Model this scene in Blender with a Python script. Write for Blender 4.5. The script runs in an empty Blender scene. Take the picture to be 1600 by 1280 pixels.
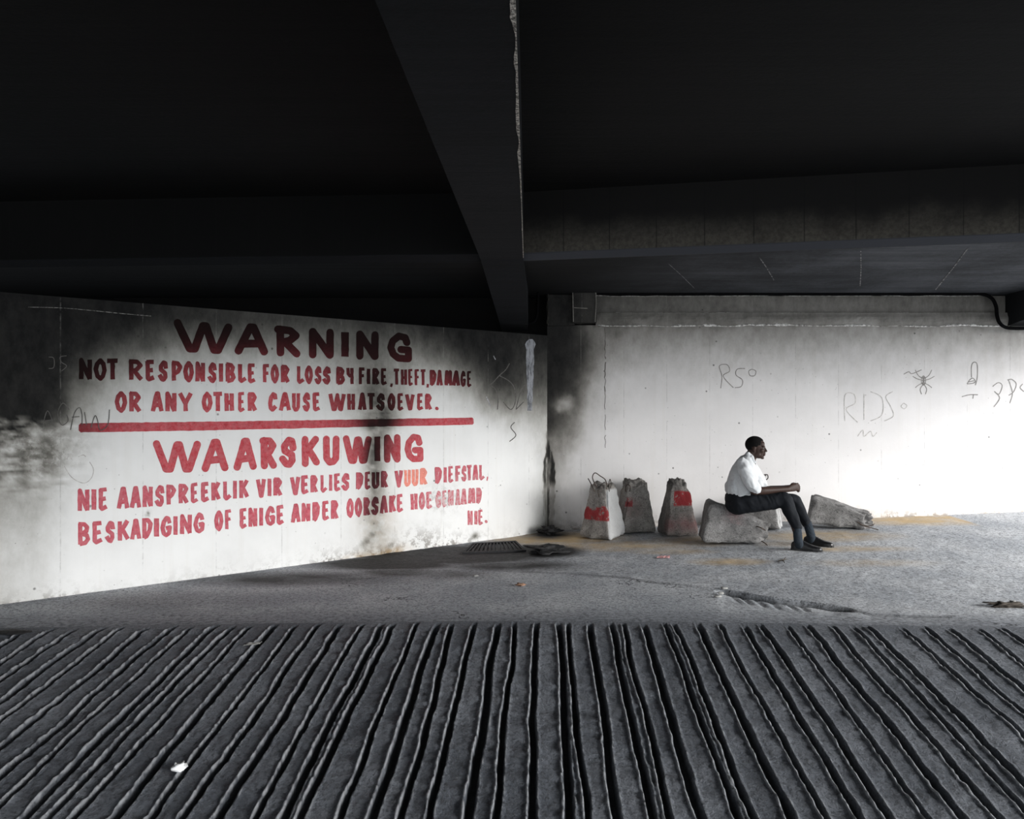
import bpy, bmesh, math, random
import numpy as np
from mathutils import Vector, Matrix, noise as mnoise

random.seed(7)
rng = np.random.default_rng(11)
S = bpy.context.scene
COL = S.collection

# ------------------------------------------------------------------ camera
CAMZ = 1.56
F = 1200.0                      # focal length in pixels of the 1600 px wide frame
cd = bpy.data.cameras.new('camera')
cd.sensor_fit = 'HORIZONTAL'
cd.sensor_width = 36.0
cd.lens = 36.0 * F / 1600.0
cd.clip_start = 0.05
cd.clip_end = 300
cam = bpy.data.objects.new('camera', cd)
cam.location = (0, 0, CAMZ)
cam.rotation_euler = (math.pi / 2, 0, 0)
COL.objects.link(cam)
S.camera = cam

# ------------------------------------------------------------------ world, daylight, exposure
w = bpy.data.worlds.new('overcast_sky')
S.world = w
w.use_nodes = True
bg = w.node_tree.nodes['Background']
bg.inputs[0].default_value = (0.93, 0.97, 1.0, 1)
bg.inputs[1].default_value = 1.3
sd = bpy.data.lights.new('hazy_sun', 'SUN')
sd.energy = 5.0
sd.angle = math.radians(40)
sd.color = (1.0, 0.98, 0.95)
sun = bpy.data.objects.new('hazy_sun', sd)
COL.objects.link(sun)
sun.location = (12, 2, 9)
sun.rotation_euler = Vector((-0.78, 0.53, -0.38)).to_track_quat('-Z', 'Y').to_euler()
S.view_settings.view_transform = 'Standard'
S.view_settings.look = 'None'
S.view_settings.gamma = 1.0
S.view_settings.use_curve_mapping = False
S.view_settings.exposure = 0.82


# ------------------------------------------------------------------ helpers
def P(px, py, d):
    return Vector(((px - 800) / F * d, d, CAMZ + (640 - py) / F * d))


def proj(x, y, z):
    return 800 + F * x / y, 640 - F * (z - CAMZ) / y


TAB = rng.random((256, 256))


def vnoise(x, y):
    x = np.asarray(x, float); y = np.asarray(y, float)
    xi = np.floor(x).astype(int); yi = np.floor(y).astype(int)
    fx = x - xi; fy = y - yi
    fx = fx * fx * (3 - 2 * fx); fy = fy * fy * (3 - 2 * fy)
    a = TAB[xi & 255, yi & 255]; b = TAB[(xi + 1) & 255, yi & 255]
    c = TAB[xi & 255, (yi + 1) & 255]; d = TAB[(xi + 1) & 255, (yi + 1) & 255]
    return (a * (1 - fx) + b * fx) * (1 - fy) + (c * (1 - fx) + d * fx) * fy


def fbm(x, y, o=4):
    s = 0; a = 0.5; t = 0
    for k in range(o):
        s = s + a * vnoise(x * 2 ** k + 17 * k, y * 2 ** k + 31 * k)
        t += a; a *= 0.5
    return s / t


def sstep(a, b, x):
    t = np.clip((np.asarray(x, float) - a) / (b - a), 0, 1)
    return t * t * (3 - 2 * t)


def tag(o, label=None, cat=None, group=None, kind=None):
    if label: o['label'] = label
    if cat: o['category'] = cat
    if group: o['group'] = group
    if kind: o['kind'] = kind
    return o


def link(name, me, mat=None, parent=None, smooth=False):
    o = bpy.data.objects.new(name, me)
    if mat is not None:
        me.materials.append(mat)
    COL.objects.link(o)
    if parent is not None:
        o.parent = parent
        o.matrix_parent_inverse = parent.matrix_world.inverted() if parent.matrix_world else Matrix()
    if smooth:
        me.polygons.foreach_set('use_smooth', [True] * len(me.polygons))
    return o


def mesh(name, verts, faces, mat=None, parent=None, smooth=False, attrs=None):
    me = bpy.data.meshes.new(name)
    me.from_pydata([tuple(v) for v in verts], [], faces)
    me.update()
    if attrs:
        for k, v in attrs.items():
            a = me.attributes.new(k, 'FLOAT', 'POINT')
            a.data.foreach_set('value', np.asarray(v, dtype=np.float32).ravel())
    return link(name, me, mat, parent, smooth)


def gridfaces(nr, nc, flip=False):
    f = []
    for r in range(nr - 1):
        b = r * nc
        for c in range(nc - 1):
            i = b + c
            f.append((i, i + nc, i + nc + 1, i + 1) if flip else (i, i + 1, i + nc + 1, i + nc))
    return f


def hexa(b, t):
    """bottom quad and top quad (both same winding, seen from above counter-clockwise)"""
    n = len(b)
    v = list(b) + list(t)
    f = [tuple(range(n - 1, -1, -1)), tuple(range(n, 2 * n))]
    for i in range(n):
        j = (i + 1) % n
        f.append((i, j, n + j, n + i))
    return v, f


def tube(pts, rads, n=10, cap=True):
    """closed tapered tube through pts; radius may be a number or (ra, rb)"""
    pts = [Vector(p) for p in pts]
    V = []; Fc = []
    rings = []
    ref = Vector((0, 1, 0))
    m = len(pts)
    for i, p in enumerate(pts):
        t = (pts[min(i + 1, m - 1)] - pts[max(i - 1, 0)]).normalized()
        r_ = ref if abs(t.dot(ref)) < 0.95 else Vector((1, 0, 0))
        a = (r_ - t * r_.dot(t)).normalized()      # roughly the depth direction
        b = t.cross(a).normalized()
        rr = rads[i] if isinstance(rads, (list, tuple)) else rads
        ra, rb = rr if isinstance(rr, (list, tuple)) else (rr, rr)
        items = [(p, 1.0)]
        if cap and i == 0:
            items = [(p - t * min(ra, rb) * 0.75, 0.5), (p - t * min(ra, rb) * 0.4, 0.85), (p, 1.0)]
        if cap and i == m - 1:
            items = [(p, 1.0), (p + t * min(ra, rb) * 0.4, 0.85), (p + t * min(ra, rb) * 0.75, 0.5)]
        for q, s in items:
            rings.append(len(V))
            for k in range(n):
                an = 2 * math.pi * k / n
                V.append(q + a * (ra * s * math.cos(an)) + b * (rb * s * math.sin(an)))
    for i in range(len(rings) - 1):
        for k in range(n):
            k2 = (k + 1) % n
            Fc.append((rings[i] + k, rings[i] + k2, rings[i + 1] + k2, rings[i + 1] + k))
    Fc.append(tuple(rings[0] + k for k in range(n - 1, -1, -1)))
    Fc.append(tuple(rings[-1] + k for k in range(n)))
    return V, Fc


def ell(c, r, M=None, n=14):
    """ellipsoid; r = (rx, ry, rz); M optional 3x3 rotation"""
    V = []; Fc = []
    c = Vector(c)
    nr = n // 2 + 1
    for i in range(nr + 1):
        th = math.pi * i / nr
        for k in range(n):
            ph = 2 * math.pi * k / n
            if i in (0, nr) and k: break
            v = Vector((r[0] * math.sin(th) * math.cos(ph), r[1] * math.sin(th) * math.sin(ph), r[2] * math.cos(th)))
            V.append(c + (M @ v if M else v))
    def idx(i, k):
        if i == 0: return 0
        if i == nr: return len(V) - 1
        return 1 + (i - 1) * n + k % n
    for i in range(nr):
        for k in range(n):
            q = []
            for a in (idx(i, k), idx(i + 1, k), idx(i + 1, k + 1), idx(i, k + 1)):
                if a not in q: q.append(a)
            Fc.append(tuple(q))
    return V, Fc


def join(shapes):
    V = []; Fc = []
    for v, f in shapes:
        o = len(V)
        V += list(v); Fc += [tuple(i + o for i in q) for q in f]
    return V, Fc


def fused(name, shapes, voxel, mat, parent=None, smooth_it=4, fold=0.0, fscale=9.0, seed=0):
    """unite closed shapes into one continuous surface"""
    V, Fc = join(shapes)
    me = bpy.data.meshes.new('tmp')
    me.from_pydata([tuple(v) for v in V], [], Fc)
    bm = bmesh.new(); bm.from_mesh(me)
    bmesh.ops.recalc_face_normals(bm, faces=bm.faces)
    bm.to_mesh(me); bm.free()
    t = bpy.data.objects.new('tmp', me)
    COL.objects.link(t)
    m = t.modifiers.new('r', 'REMESH'); m.mode = 'VOXEL'; m.voxel_size = voxel; m.use_smooth_shade = True
    s = t.modifiers.new('s', 'SMOOTH'); s.factor = 0.5; s.iterations = smooth_it
    dg = bpy.context.evaluated_depsgraph_get()
    out = bpy.data.meshes.new_from_object(t.evaluated_get(dg))
    COL.objects.unlink(t); bpy.data.objects.remove(t)
    out.name = name
    out.materials.clear()
    if fold:
        sh = Vector((seed * 3.1, seed * 1.7, 0))
        for v in out.vertices:
            p = v.co * fscale + sh
            q = Vector((p.x * 1.3 + p.z * 0.7, p.y * 0.8, p.z * 0.55 - p.x * 0.4))
            d = mnoise.noise(q) + 0.5 * mnoise.noise(q * 2.3)
            d = 1 - abs(d) * 2.2
            v.co += v.normal * (fold * d)
    return link(name, out, mat, parent, True)


# ------------------------------------------------------------------ node materials
class NT:
    def __init__(self, name):
        self.m = bpy.data.materials.new(name)
        self.m.use_nodes = True
        self.t = self.m.node_tree
        self.b = self.t.nodes['Principled BSDF']
        self.b.inputs['Specular IOR Level'].default_value = 0.3

    def n(self, typ, **kw):
        nd = self.t.nodes.new(typ)
        for k, v in kw.items():
            setattr(nd, k, v)
        return nd

    def set(self, sock, v):
        if hasattr(v, 'is_output'):
            self.t.links.new(v, sock)
        elif v is not None:
            if isinstance(v, tuple) and len(v) == 3 and sock.type == 'RGBA':
                v = v + (1,)
            sock.default_value = v

    def pos(self):
        return self.n('ShaderNodeNewGeometry').outputs['Position']

    def obj(self):
        return self.n('ShaderNodeTexCoord').outputs['Object']

    def attr(self, name):
        a = self.n('ShaderNodeAttribute'); a.attribute_name = name
        return a.outputs['Fac']

    def noise(self, vec, scale, detail=4, rough=0.55, dist=0.0):
        nd = self.n('ShaderNodeTexNoise')
        self.set(nd.inputs['Vector'], vec)
        nd.inputs['Scale'].default_value = scale
        nd.inputs['Detail'].default_value = detail
        nd.inputs['Roughness'].default_value = rough
        nd.inputs['Distortion'].default_value = dist
        return nd.outputs['Fac']

    def voro(self, vec, scale, feature='F1', rnd=1.0):
        nd = self.n('ShaderNodeTexVoronoi'); nd.feature = feature
        self.set(nd.inputs['Vector'], vec)
        nd.inputs['Scale'].default_value = scale
        nd.inputs['Randomness'].default_value = rnd
        return nd.outputs['Distance']

    def mapv(self, vec, scale=(1, 1, 1), loc=(0, 0, 0), rot=(0, 0, 0)):
        nd = self.n('ShaderNodeMapping')
        self.set(nd.inputs['Vector'], vec)
        nd.inputs['Scale'].default_value = scale
        nd.inputs['Location'].default_value = loc
        nd.inputs['Rotation'].default_value = rot
        return nd.outputs['Vector']

    def math(self, op, a, b=None, c=None, clamp=False):
        nd = self.n('ShaderNodeMath', operation=op, use_clamp=clamp)
        self.set(nd.inputs[0], a)
        if b is not None: self.set(nd.inputs[1], b)
        if c is not None: self.set(nd.inputs[2], c)
        return nd.outputs[0]

    def ramp(self, v, a, b, lo=0.0, hi=1.0):
        nd = self.n('ShaderNodeMapRange')
        nd.interpolation_type = 'SMOOTHSTEP'
        self.set(nd.inputs['Value'], v)
        nd.inputs['From Min'].default_value = a
        nd.inputs['From Max'].default_value = b
        nd.inputs['To Min'].default_value = lo
        nd.inputs['To Max'].default_value = hi
        return nd.outputs['Result']

    def mix(self, f, a, b, mode='MIX'):
        nd = self.n('ShaderNodeMix', data_type='RGBA', blend_type=mode)
        self.set(nd.inputs[0], f)
        self.set(nd.inputs[6], a)
        self.set(nd.inputs[7], b)
        return nd.outputs[2]

    def xyz(self, vec):
        nd = self.n('ShaderNodeSeparateXYZ'); self.set(nd.inputs[0], vec)
        return nd.outputs

    def bump(self, h, strength=0.3, dist=0.01, prev=None):
        nd = self.n('ShaderNodeBump')
        nd.inputs['Strength'].default_value = strength
        nd.inputs['Distance'].default_value = dist
        self.set(nd.inputs['Height'], h)
        if prev is not None: self.set(nd.inputs['Normal'], prev)
        return nd.outputs['Normal']

    def out(self, col, rough=0.85, normal=None, spec=None):
        self.set(self.b.inputs['Base Color'], col)
        self.set(self.b.inputs['Roughness'], rough)
        if normal is not None: self.set(self.b.inputs['Normal'], normal)
        if spec is not None: self.b.inputs['Specular IOR Level'].default_value = spec
        return self.m


def plain(name, col, rough=0.7, nscale=30, amt=0.25, bump=0.15, spec=0.3):
    k = NT(name); p = k.obj()
    f = k.noise(p, nscale, 4)
    c = k.mix(k.ramp(f, 0.3, 0.7), tuple(x * (1 - amt) for x in col), tuple(min(1, x * (1 + amt)) for x in col))
    return k.out(c, rough, k.bump(f, bump, 0.004), spec)


SOOT = (0.011, 0.0108, 0.011)


def wall_mat(name, white, joints, axis):
    """painted concrete with soot stains and painted back-wall shade; joints = (spacing, offset) along the wall"""
    k = NT(name)
    p = k.pos()
    x, y, z = k.xyz(p)
    if axis == 'left':
        # distance along the wall from the corner
        u = k.math('ADD', k.math('MULTIPLY', k.math('SUBTRACT', x, 0.447), -0.7828), k.math('MULTIPLY', k.math('SUBTRACT', y, 9.75), -0.6224))
    else:
        u = x
    big = k.noise(p, 1.6, 5, 0.6)
    fine = k.noise(p, 38, 5, 0.65)
    streak = k.noise(k.mapv(p, (14, 14, 0.5)), 1.0, 4, 0.6)
    base = k.mix(k.ramp(big, 0.35, 0.7), white, tuple(c * 0.93 for c in white))
    base = k.mix(k.math('MULTIPLY', k.ramp(streak, 0.5, 0.75), 0.10), base, (0.55, 0.51, 0.44))
    # pits
    pit = k.voro(p, 5.5)
    pitm = k.math('MULTIPLY', k.ramp(pit, 0.03, 0.09, 1, 0), k.ramp(k.noise(p, 1.9, 3), 0.42, 0.54))
    pit2 = k.ramp(k.voro(p, 17), 0.03, 0.11, 1, 0)
    pit2 = k.math('MULTIPLY', pit2, k.ramp(k.noise(p, 2.6, 3), 0.48, 0.60))
    pits = k.math('MAXIMUM', pitm, k.math('MULTIPLY', pit2, 0.7))
    # dark scuffs and peeling near the ground
    low = k.math('MULTIPLY', k.ramp(k.noise(p, 13, 8, 0.78), 0.47, 0.57), k.attr('dirt'))
    base = k.mix(k.math('MULTIPLY', low, 0.85), base, (0.16, 0.14, 0.12))
    base = k.mix(k.math('MULTIPLY', k.attr('tan'), k.ramp(k.noise(p, 9, 5), 0.3, 0.6)), base, (0.40, 0.29, 0.17))
    # soot, and on the back wall painted shade as well
    so = k.attr('soot')
    so2 = k.math('ADD', so, k.math('MULTIPLY', k.math('SUBTRACT', k.noise(k.mapv(p, (1, 1, 0.6)), 9, 7, 0.72), 0.5), k.math('MULTIPLY', k.math('MULTIPLY', so, k.math('SUBTRACT', 1.03, so)), 1.9)), clamp=True)
    inv = k.math('SUBTRACT', 1.0, so2)
    tint = k.mix(k.ramp(so2, 0.0, 0.95), (1, 1, 1), (0.98, 0.95, 0.86))
    col = k.mix(1.0, base, tint, 'MULTIPLY')
    sc = k.n('ShaderNodeVectorMath', operation='SCALE')
    k.set(sc.inputs[0], col); k.set(sc.inputs[3], inv)
    ad = k.n('ShaderNodeVectorMath', operation='ADD')
    k.set(ad.inputs[0], sc.outputs[0]); ad.inputs[1].default_value = tuple(c * 0.4 for c in SOOT)
    col = ad.outputs[0]
    col = k.mix(k.math('MULTIPLY', pits, 0.75), col, (0.03, 0.028, 0.026))
    # panel joints
    sp, off = joints
    w_ = k.math('ADD', k.math('DIVIDE', k.math('SUBTRACT', u, off), sp), k.math('MULTIPLY', k.math('SUBTRACT', k.noise(p, 6, 3), 0.5), 0.012))
    fr = k.math('ABSOLUTE', k.math('SUBTRACT', k.math('FRACT', k.math('ADD', w_, 0.5)), 0.5))
    j = k.math('MULTIPLY', k.ramp(fr, 0.004, 0.010, 1, 0), k.ramp(k.noise(k.mapv(p, (1, 1, 1)), 5, 6, 0.75), 0.42, 0.62))
    jc = k.mix(k.ramp(so, 0.35, 0.6), (0.10, 0.09, 0.085), (0.30, 0.29, 0.27))
    col = k.mix(k.math('MULTIPLY', j, 0.32), col, jc)
    # light chips where soot has flaked off
    chip = k.math('MULTIPLY', k.ramp(k.noise(p, 21, 5, 0.8), 0.69, 0.74), k.ramp(k.noise(p, 2.2, 2), 0.55, 0.68))
    col = k.mix(k.math('MULTIPLY', chip, k.ramp(so, 0.4, 0.7, 0, 0.25)), col, (0.5, 0.49, 0.46))
    h = k.math('ADD', k.math('MULTIPLY', fine, 0.5), k.math('MULTIPLY', pits, -1.5))
    return k.out(col, 0.8, k.bump(h, 0.28, 0.006), 0.25)


def paint_mat(name, red):
    """brush painted letters under the same soot as the wall"""
    k = NT(name)
    p = k.pos()
    f = k.noise(p, 26, 6, 0.7)
    g = k.noise(p, 3.0, 3)
    base = k.mix(k.ramp(f, 0.35, 0.7), red, tuple(min(1, c * 1.35 + 0.03) for c in red))
    base = k.mix(k.ramp(g, 0.4, 0.65, 0, 0.5), base, tuple(min(1, c * 1.15 + 0.02) for c in red))
    so = k.attr('soot')
    worn = k.attr('worn')
    base = k.mix(k.math('MULTIPLY', worn, k.ramp(k.noise(p, 30, 5, 0.7), 0.35, 0.6)), base, (0.62, 0.52, 0.52))
    inv = k.math('SUBTRACT', 1.0, so, clamp=True)
    sc = k.n('ShaderNodeVectorMath', operation='SCALE')
    k.set(sc.inputs[0], base); k.set(sc.inputs[3], inv)
    ad = k.n('ShaderNodeVectorMath', operation='ADD')
    k.set(ad.inputs[0], sc.outputs[0]); ad.inputs[1].default_value = (0.009, 0.004, 0.004)
    return k.out(ad.outputs[0], 0.85, k.bump(f, 0.15, 0.003), 0.12)


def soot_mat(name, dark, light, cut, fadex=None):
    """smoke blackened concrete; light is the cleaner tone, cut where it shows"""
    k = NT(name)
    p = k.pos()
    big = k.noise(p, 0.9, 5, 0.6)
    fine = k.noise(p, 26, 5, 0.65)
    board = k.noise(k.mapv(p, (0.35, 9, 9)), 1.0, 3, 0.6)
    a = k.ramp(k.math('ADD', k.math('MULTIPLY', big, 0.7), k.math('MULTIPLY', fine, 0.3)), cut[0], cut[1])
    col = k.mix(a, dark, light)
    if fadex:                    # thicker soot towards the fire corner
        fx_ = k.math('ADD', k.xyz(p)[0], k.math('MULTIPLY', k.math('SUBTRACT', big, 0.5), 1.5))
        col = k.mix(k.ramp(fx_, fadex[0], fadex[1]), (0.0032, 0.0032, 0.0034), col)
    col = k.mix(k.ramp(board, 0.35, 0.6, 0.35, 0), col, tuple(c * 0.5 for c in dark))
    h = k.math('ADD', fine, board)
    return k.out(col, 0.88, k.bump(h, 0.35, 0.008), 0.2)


# ------------------------------------------------------------------ shared ground shape
TAN = 0.146                      # ramp gradient


def yc(x):                       # crest of the ramp
    return 5.66 - 0.021 * np.clip(np.abs(np.asarray(x, float) - 0.2), 0, 8) ** 1.6


def edge_y(px):                  # image row of the edge between rough asphalt and apron
    return np.interp(px, [560, 647, 760, 940, 1000, 1127, 1195, 1262, 1326, 1356, 1495, 1600, 1900],
                     [866, 870, 890, 900, 906, 921, 932, 940, 949, 959, 964, 972, 985])


def edge_h(px):
    return np.interp(px, [600, 900, 1000, 1120, 1135, 1300, 1330, 1350, 1370, 1490, 1540],
                     [0, 0.004, 0.006, 0.010, 0.030, 0.034, 0.010, 0.008, 0.016, 0.010, 0.0])


def gz(x, y):
    x = np.asarray(x, float); y = np.asarray(y, float)
    pl = 0.04 * np.clip(x, 0, 8) * sstep(6.0, 9.75, y)
    d = yc(x) - y
    rm = -TAN * np.where(d > 0, np.sqrt(d * d + 0.01) - 0.1, 0)
    return np.where(d > 0, rm, pl)


def G(px, py, up=0.0):
    """point of the ground seen at an image position"""
    z = 0.0
    for _ in range(30):
        d = F * (CAMZ - z) / (py - 640)
        z = float(gz((px - 800) / F * d, d))
    p = P(px, py, d)
    p.z += up
    return p


# ------------------------------------------------------------------ floor
def axis(parts):
    a = []
    for lo, hi, st in parts:
        a += list(np.arange(lo, hi, st))
    a.append(parts[-1][1])
    return np.array(a)


XS = axis([(-14, -5, 0.5), (-5, 7.4, 0.022), (7.4, 10, 0.2), (10, 40, 2.0)])
TS = axis([(0, 4.6, 0.018), (4.6, 8, 0.3), (8, 40, 3)])
X, T = np.meshgrid(XS, TS)
Y = yc(X) + T
Z = gz(X, Y + 1e-6)
pxg, pyg = proj(X, Y, Z)
cd_noise = (fbm(X * 3, Y * 3, 3) - 0.5) * 9
near = sstep(-0.6, 0.6, pyg - (edge_y(pxg) + cd_noise * 0.6))
infr = (np.abs(X) < 5.5) & (Y < 9.8)
Z = Z - np.where(infr, near * edge_h(pxg) * np.exp(-np.clip(pyg - edge_y(pxg), 0, 99) / 14.0), 0)
gap = np.exp(-((pyg - edge_y(pxg) - cd_noise * 0.6 - 2.2) / 1.6) ** 2) * np.interp(pxg, [1118, 1130, 1320, 1335], [0, 1, 1, 0])
Z = Z - np.where(infr, gap * 0.06, 0)
rough = (1 - near)
Z = Z + np.where(infr, (fbm(X * 9, Y * 9, 4) - 0.5) * (0.004 + 0.007 * rough), 0)
# short gouges in the apron next to the broken edge
for (gx, gy) in [(1150, 934), (1166, 936), (1188, 940), (1212, 944), (1238, 946), (1255, 947)]:
    dx = pxg - (gx + (pyg - gy) * 1.1); dy = pyg - gy
    Z = Z - np.where(infr, 0.016 * np.exp(-(dx / 3.0) ** 2) * np.exp(-(dy / 7.0) ** 4), 0)


disp0 = Z[0] - gz(X[0], Y[0] + 1e-6)      # how far the floor is off its plain shape along the crest


def blob(px, py, cx, cy, rx, ry, soft=1.0):
    d = np.sqrt(((px - cx) / rx) ** 2 + ((py - cy) / ry) ** 2)
    return np.clip((1.25 - d) / 0.9 / soft, 0, 1)


nz = fbm(X * 2.2 + 5, Y * 4, 5)
burn_shade = 0.0
for b in [(700, 868, 150, 16, 1.75), (840, 862, 70, 10, 1.8), (600, 881, 120, 10, 1.7), (450, 905, 190, 12, 0.8), (800, 884, 110, 9, 0.9), (620, 895, 80, 9, 0.8),
          (855, 836, 40, 8, 0.9), (690, 898, 90, 10, 0.5), (20, 990, 40, 8, 1.0), (200, 940, 220, 16, 0.3), (980, 846, 70, 5, 0.35), (760, 880, 120, 12, 0.5)]:
    burn_shade = np.maximum(burn_shade, b[4] * blob(pxg, pyg, *b[:4]))
burn_shade = np.clip(burn_shade * (0.55 + 1.2 * nz), 0, 1)
sand = 0.0
for b in [(870, 842, 110, 11, 1.0), (960, 853, 130, 9, 0.7), (1090, 846, 70, 9, 0.6), (1140, 878, 60, 6, 0.75), (1050, 862, 70, 5, 0.5),
          (1290, 838, 110, 9, 0.7), (1450, 812, 180, 9, 0.85), (1330, 858, 90, 5, 0.55), (1600, 806, 120, 8, 0.8), (1240, 850, 60, 5, 0.4), (1360, 880, 100, 6, 0.3)]:
    sand = np.maximum(sand, b[4] * blob(pxg, pyg, *b[:4]))
sand = np.where(infr, np.clip(sand * (0.35 + 1.3 * fbm(X * 6, Y * 9, 4)), 0, 1), 0)
seam = np.exp(-((pyg - edge_y(pxg) - cd_noise * 0.6) / 1.3) ** 2) * np.interp(pxg, [630, 660, 980, 1100, 1340, 1360, 1480, 1510], [0, 0.7, 0.55, 0.3, 0.3, 0.7, 0.6, 0])
burn_shade = np.where(infr, np.clip(np.maximum(np.maximum(burn_shade, np.clip(gap * 1.6, 0, 1)), seam * (0.3 + nz)), 0, 1), 0)  # broken-edge gap: dirt and its shadow, both painted as colour

k = NT('asphalt_floor')
p = k.pos()
n1 = k.noise(p, 1.3, 5, 0.6); n2 = k.noise(p, 24, 5, 0.7); n3 = k.noise(p, 110, 3, 0.6)
agg = k.voro(p, 70)
rg = k.attr('rough')
c = k.mix(k.ramp(n1, 0.35, 0.68), (0.345, 0.37, 0.405), (0.515, 0.535, 0.565))
c = k.mix(k.math('MULTIPLY', k.ramp(n2, 0.45, 0.68), 0.6), c, (0.11, 0.113, 0.12))
c = k.mix(k.math('MULTIPLY', k.ramp(agg, 0.15, 0.4, 1, 0), k.math('MULTIPLY_ADD', rg, 0.3, 0.12)), c, (0.60, 0.60, 0.61))
c = k.mix(k.ramp(k.noise(p, 50, 5, 0.8), 0.50, 0.60, 0, 0.8), c, (0.075, 0.078, 0.084))
c = k.mix(k.math('MULTIPLY', k.attr('apron'), 0.95), c, k.mix(k.ramp(n2, 0.4, 0.62), (0.200, 0.214, 0.240), (0.088, 0.096, 0.112)))
# thin cracks
cr = k.voro(k.mapv(p, (1, 1, 1)), 1.9, 'DISTANCE_TO_EDGE')
wp = k.n('ShaderNodeVectorMath', operation='ADD')
nn = k.n('ShaderNodeTexNoise'); nn.inputs['Scale'].default_value = 3.5; nn.inputs['Detail'].default_value = 6
k.set(nn.inputs['Vector'], p)
k.set(wp.inputs[0], p); k.set(wp.inputs[1], nn.outputs['Color'])
cr = k.voro(wp.outputs[0], 1.5, 'DISTANCE_TO_EDGE')
crk = k.math('MULTIPLY', k.ramp(cr, 0.004, 0.014, 1, 0), k.math('MULTIPLY', k.ramp(k.noise(p, 0.8, 2), 0.5, 0.62), k.math('SUBTRACT', 1.0, k.math('MULTIPLY', rg, 0.8))))
c = k.mix(crk, c, (0.012, 0.012, 0.013))
c = k.mix(k.attr('sand'), c, k.mix(n2, (0.31, 0.20, 0.085), (0.55, 0.44, 0.28)))
c = k.mix(k.attr('burn_shade'), c, k.mix(n2, (0.006, 0.006, 0.007), (0.035, 0.036, 0.038)))
h = k.math('ADD', k.math('MULTIPLY', n2, 0.8), k.math('ADD', k.math('MULTIPLY', n3, 0.35), k.math('MULTIPLY', crk, -1.5)))
M_FLOOR = k.out(c, k.ramp(n2, 0.3, 0.7, 0.6, 0.85), k.bump(h, 0.55, 0.012), 0.3)

fl = mesh('floor', np.stack([X, Y, Z], -1).reshape(-1, 3), gridfaces(*X.shape), M_FLOOR, smooth=True,
          attrs={'sand': sand, 'burn_shade': burn_shade, 'rough': rough, 'apron': np.where(T < 5, np.clip(1 - T / 0.42 + (fbm(X * 2, Y * 2, 4) - 0.5) * 0.5, 0, 1), 0)})
tag(fl, 'grey asphalt and concrete floor in front of the walls', 'floor', kind='structure')

# ------------------------------------------------------------------ grooved ramp
gpx = [32, 68, 103, 138, 175, 205, 243, 278, 308, 343, 370, 395, 433, 468, 500, 535, 568, 598, 615, 653, 683, 710, 740, 778,
       805, 838, 875, 890, 923, 955, 973, 1005, 1040, 1055, 1088, 1123, 1158, 1188, 1225, 1258, 1293, 1323, 1350, 1400, 1434, 1468, 1510, 1548, 1590]
gx0 = [(q - 800) / F * 5.6 for q in gpx]
while gx0[0] > -6: gx0.insert(0, gx0[0] - 0.155)
while gx0[-1] < 6: gx0.append(gx0[-1] + 0.165)
gx0 = np.array(gx0)
DX = 50.0 / F                    # sideways drift of the grooves per metre of depth
LS = axis([(-14, -4.6, 0.5), (-4.6, 4.6, 0.006), (4.6, 14, 0.5), (14, 40, 3)])
SS = axis([(0, 0.5, 0.016), (0.5, 2.6, 0.02), (2.6, 2.9, 0.05), (2.9, 6, 0.3), (6, 14, 1.0)])
L, Sg = np.meshgrid(LS, SS)
XR = L - DX * Sg
YR = yc(L) - Sg
wob = (fbm(L * 2.2, Sg * 1.6, 3) - 0.5) * 0.05
groove = np.zeros_like(L); lip = np.zeros_like(L)
for i, g in enumerate(gx0):
    m = np.abs(L - g) < 0.16
    if not m.any(): continue
    cidx = np.where(m.any(axis=0))[0]
    sl = slice(cidx[0], cidx[-1] + 1)
    s_ = Sg[:, sl]
    wcen = (fbm(np.full_like(s_, i * 3.7), s_ * 1.5, 3) - 0.5) * 0.045 + (fbm(np.full_like(s_, i * 9.1 + 3), s_ * 10, 4) - 0.5) * 0.006
    t = L[:, sl] - g - wcen
    hw = 0.0165 + 0.003 * math.sin(i * 2.3) + (fbm(np.full_like(s_, i * 5.1), s_ * 14, 4) - 0.5) * 0.007
    fade = sstep(0.0 + 0.05 * (i * 37 % 5) / 5, 0.12 + 0.10 * (i * 53 % 7) / 7, s_)
    pr = 1 - sstep(hw * 0.8, hw * 1.2, np.abs(t))
    groove[:, sl] = np.maximum(groove[:, sl], pr * fade)
    lw = 0.0085
    la = 0.011 * np.exp(-((t + hw * 1.55) / lw) ** 2) + 0.006 * np.exp(-((t - hw * 1.6) / lw) ** 2)
    la = la * (0.55 + 0.9 * fbm(np.full_like(s_, i * 2.9) + t * 60, s_ * 26, 4))
    la = la * (0.6 + 0.8 * sstep(0.3, 0.62, fbm(np.full_like(s_, i * 4.9 + 8) + t * 90, s_ * 45, 3)))
    lip[:, sl] = np.maximum(lip[:, sl], la * fade * (1 - pr))
ZR = gz(XR, np.minimum(YR, yc(XR) - 1e-6))
inr = np.abs(L) < 4.7
ZR = ZR + np.interp(L, XS, disp0) + np.where(inr, lip - groove * 0.048 + ((fbm(XR * 13, YR * 13, 5) - 0.5) * 0.017 + (fbm(XR * 4 + 9, YR * 4, 3) - 0.5) * 0.016) * sstep(0, 0.2, Sg), 0)

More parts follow.
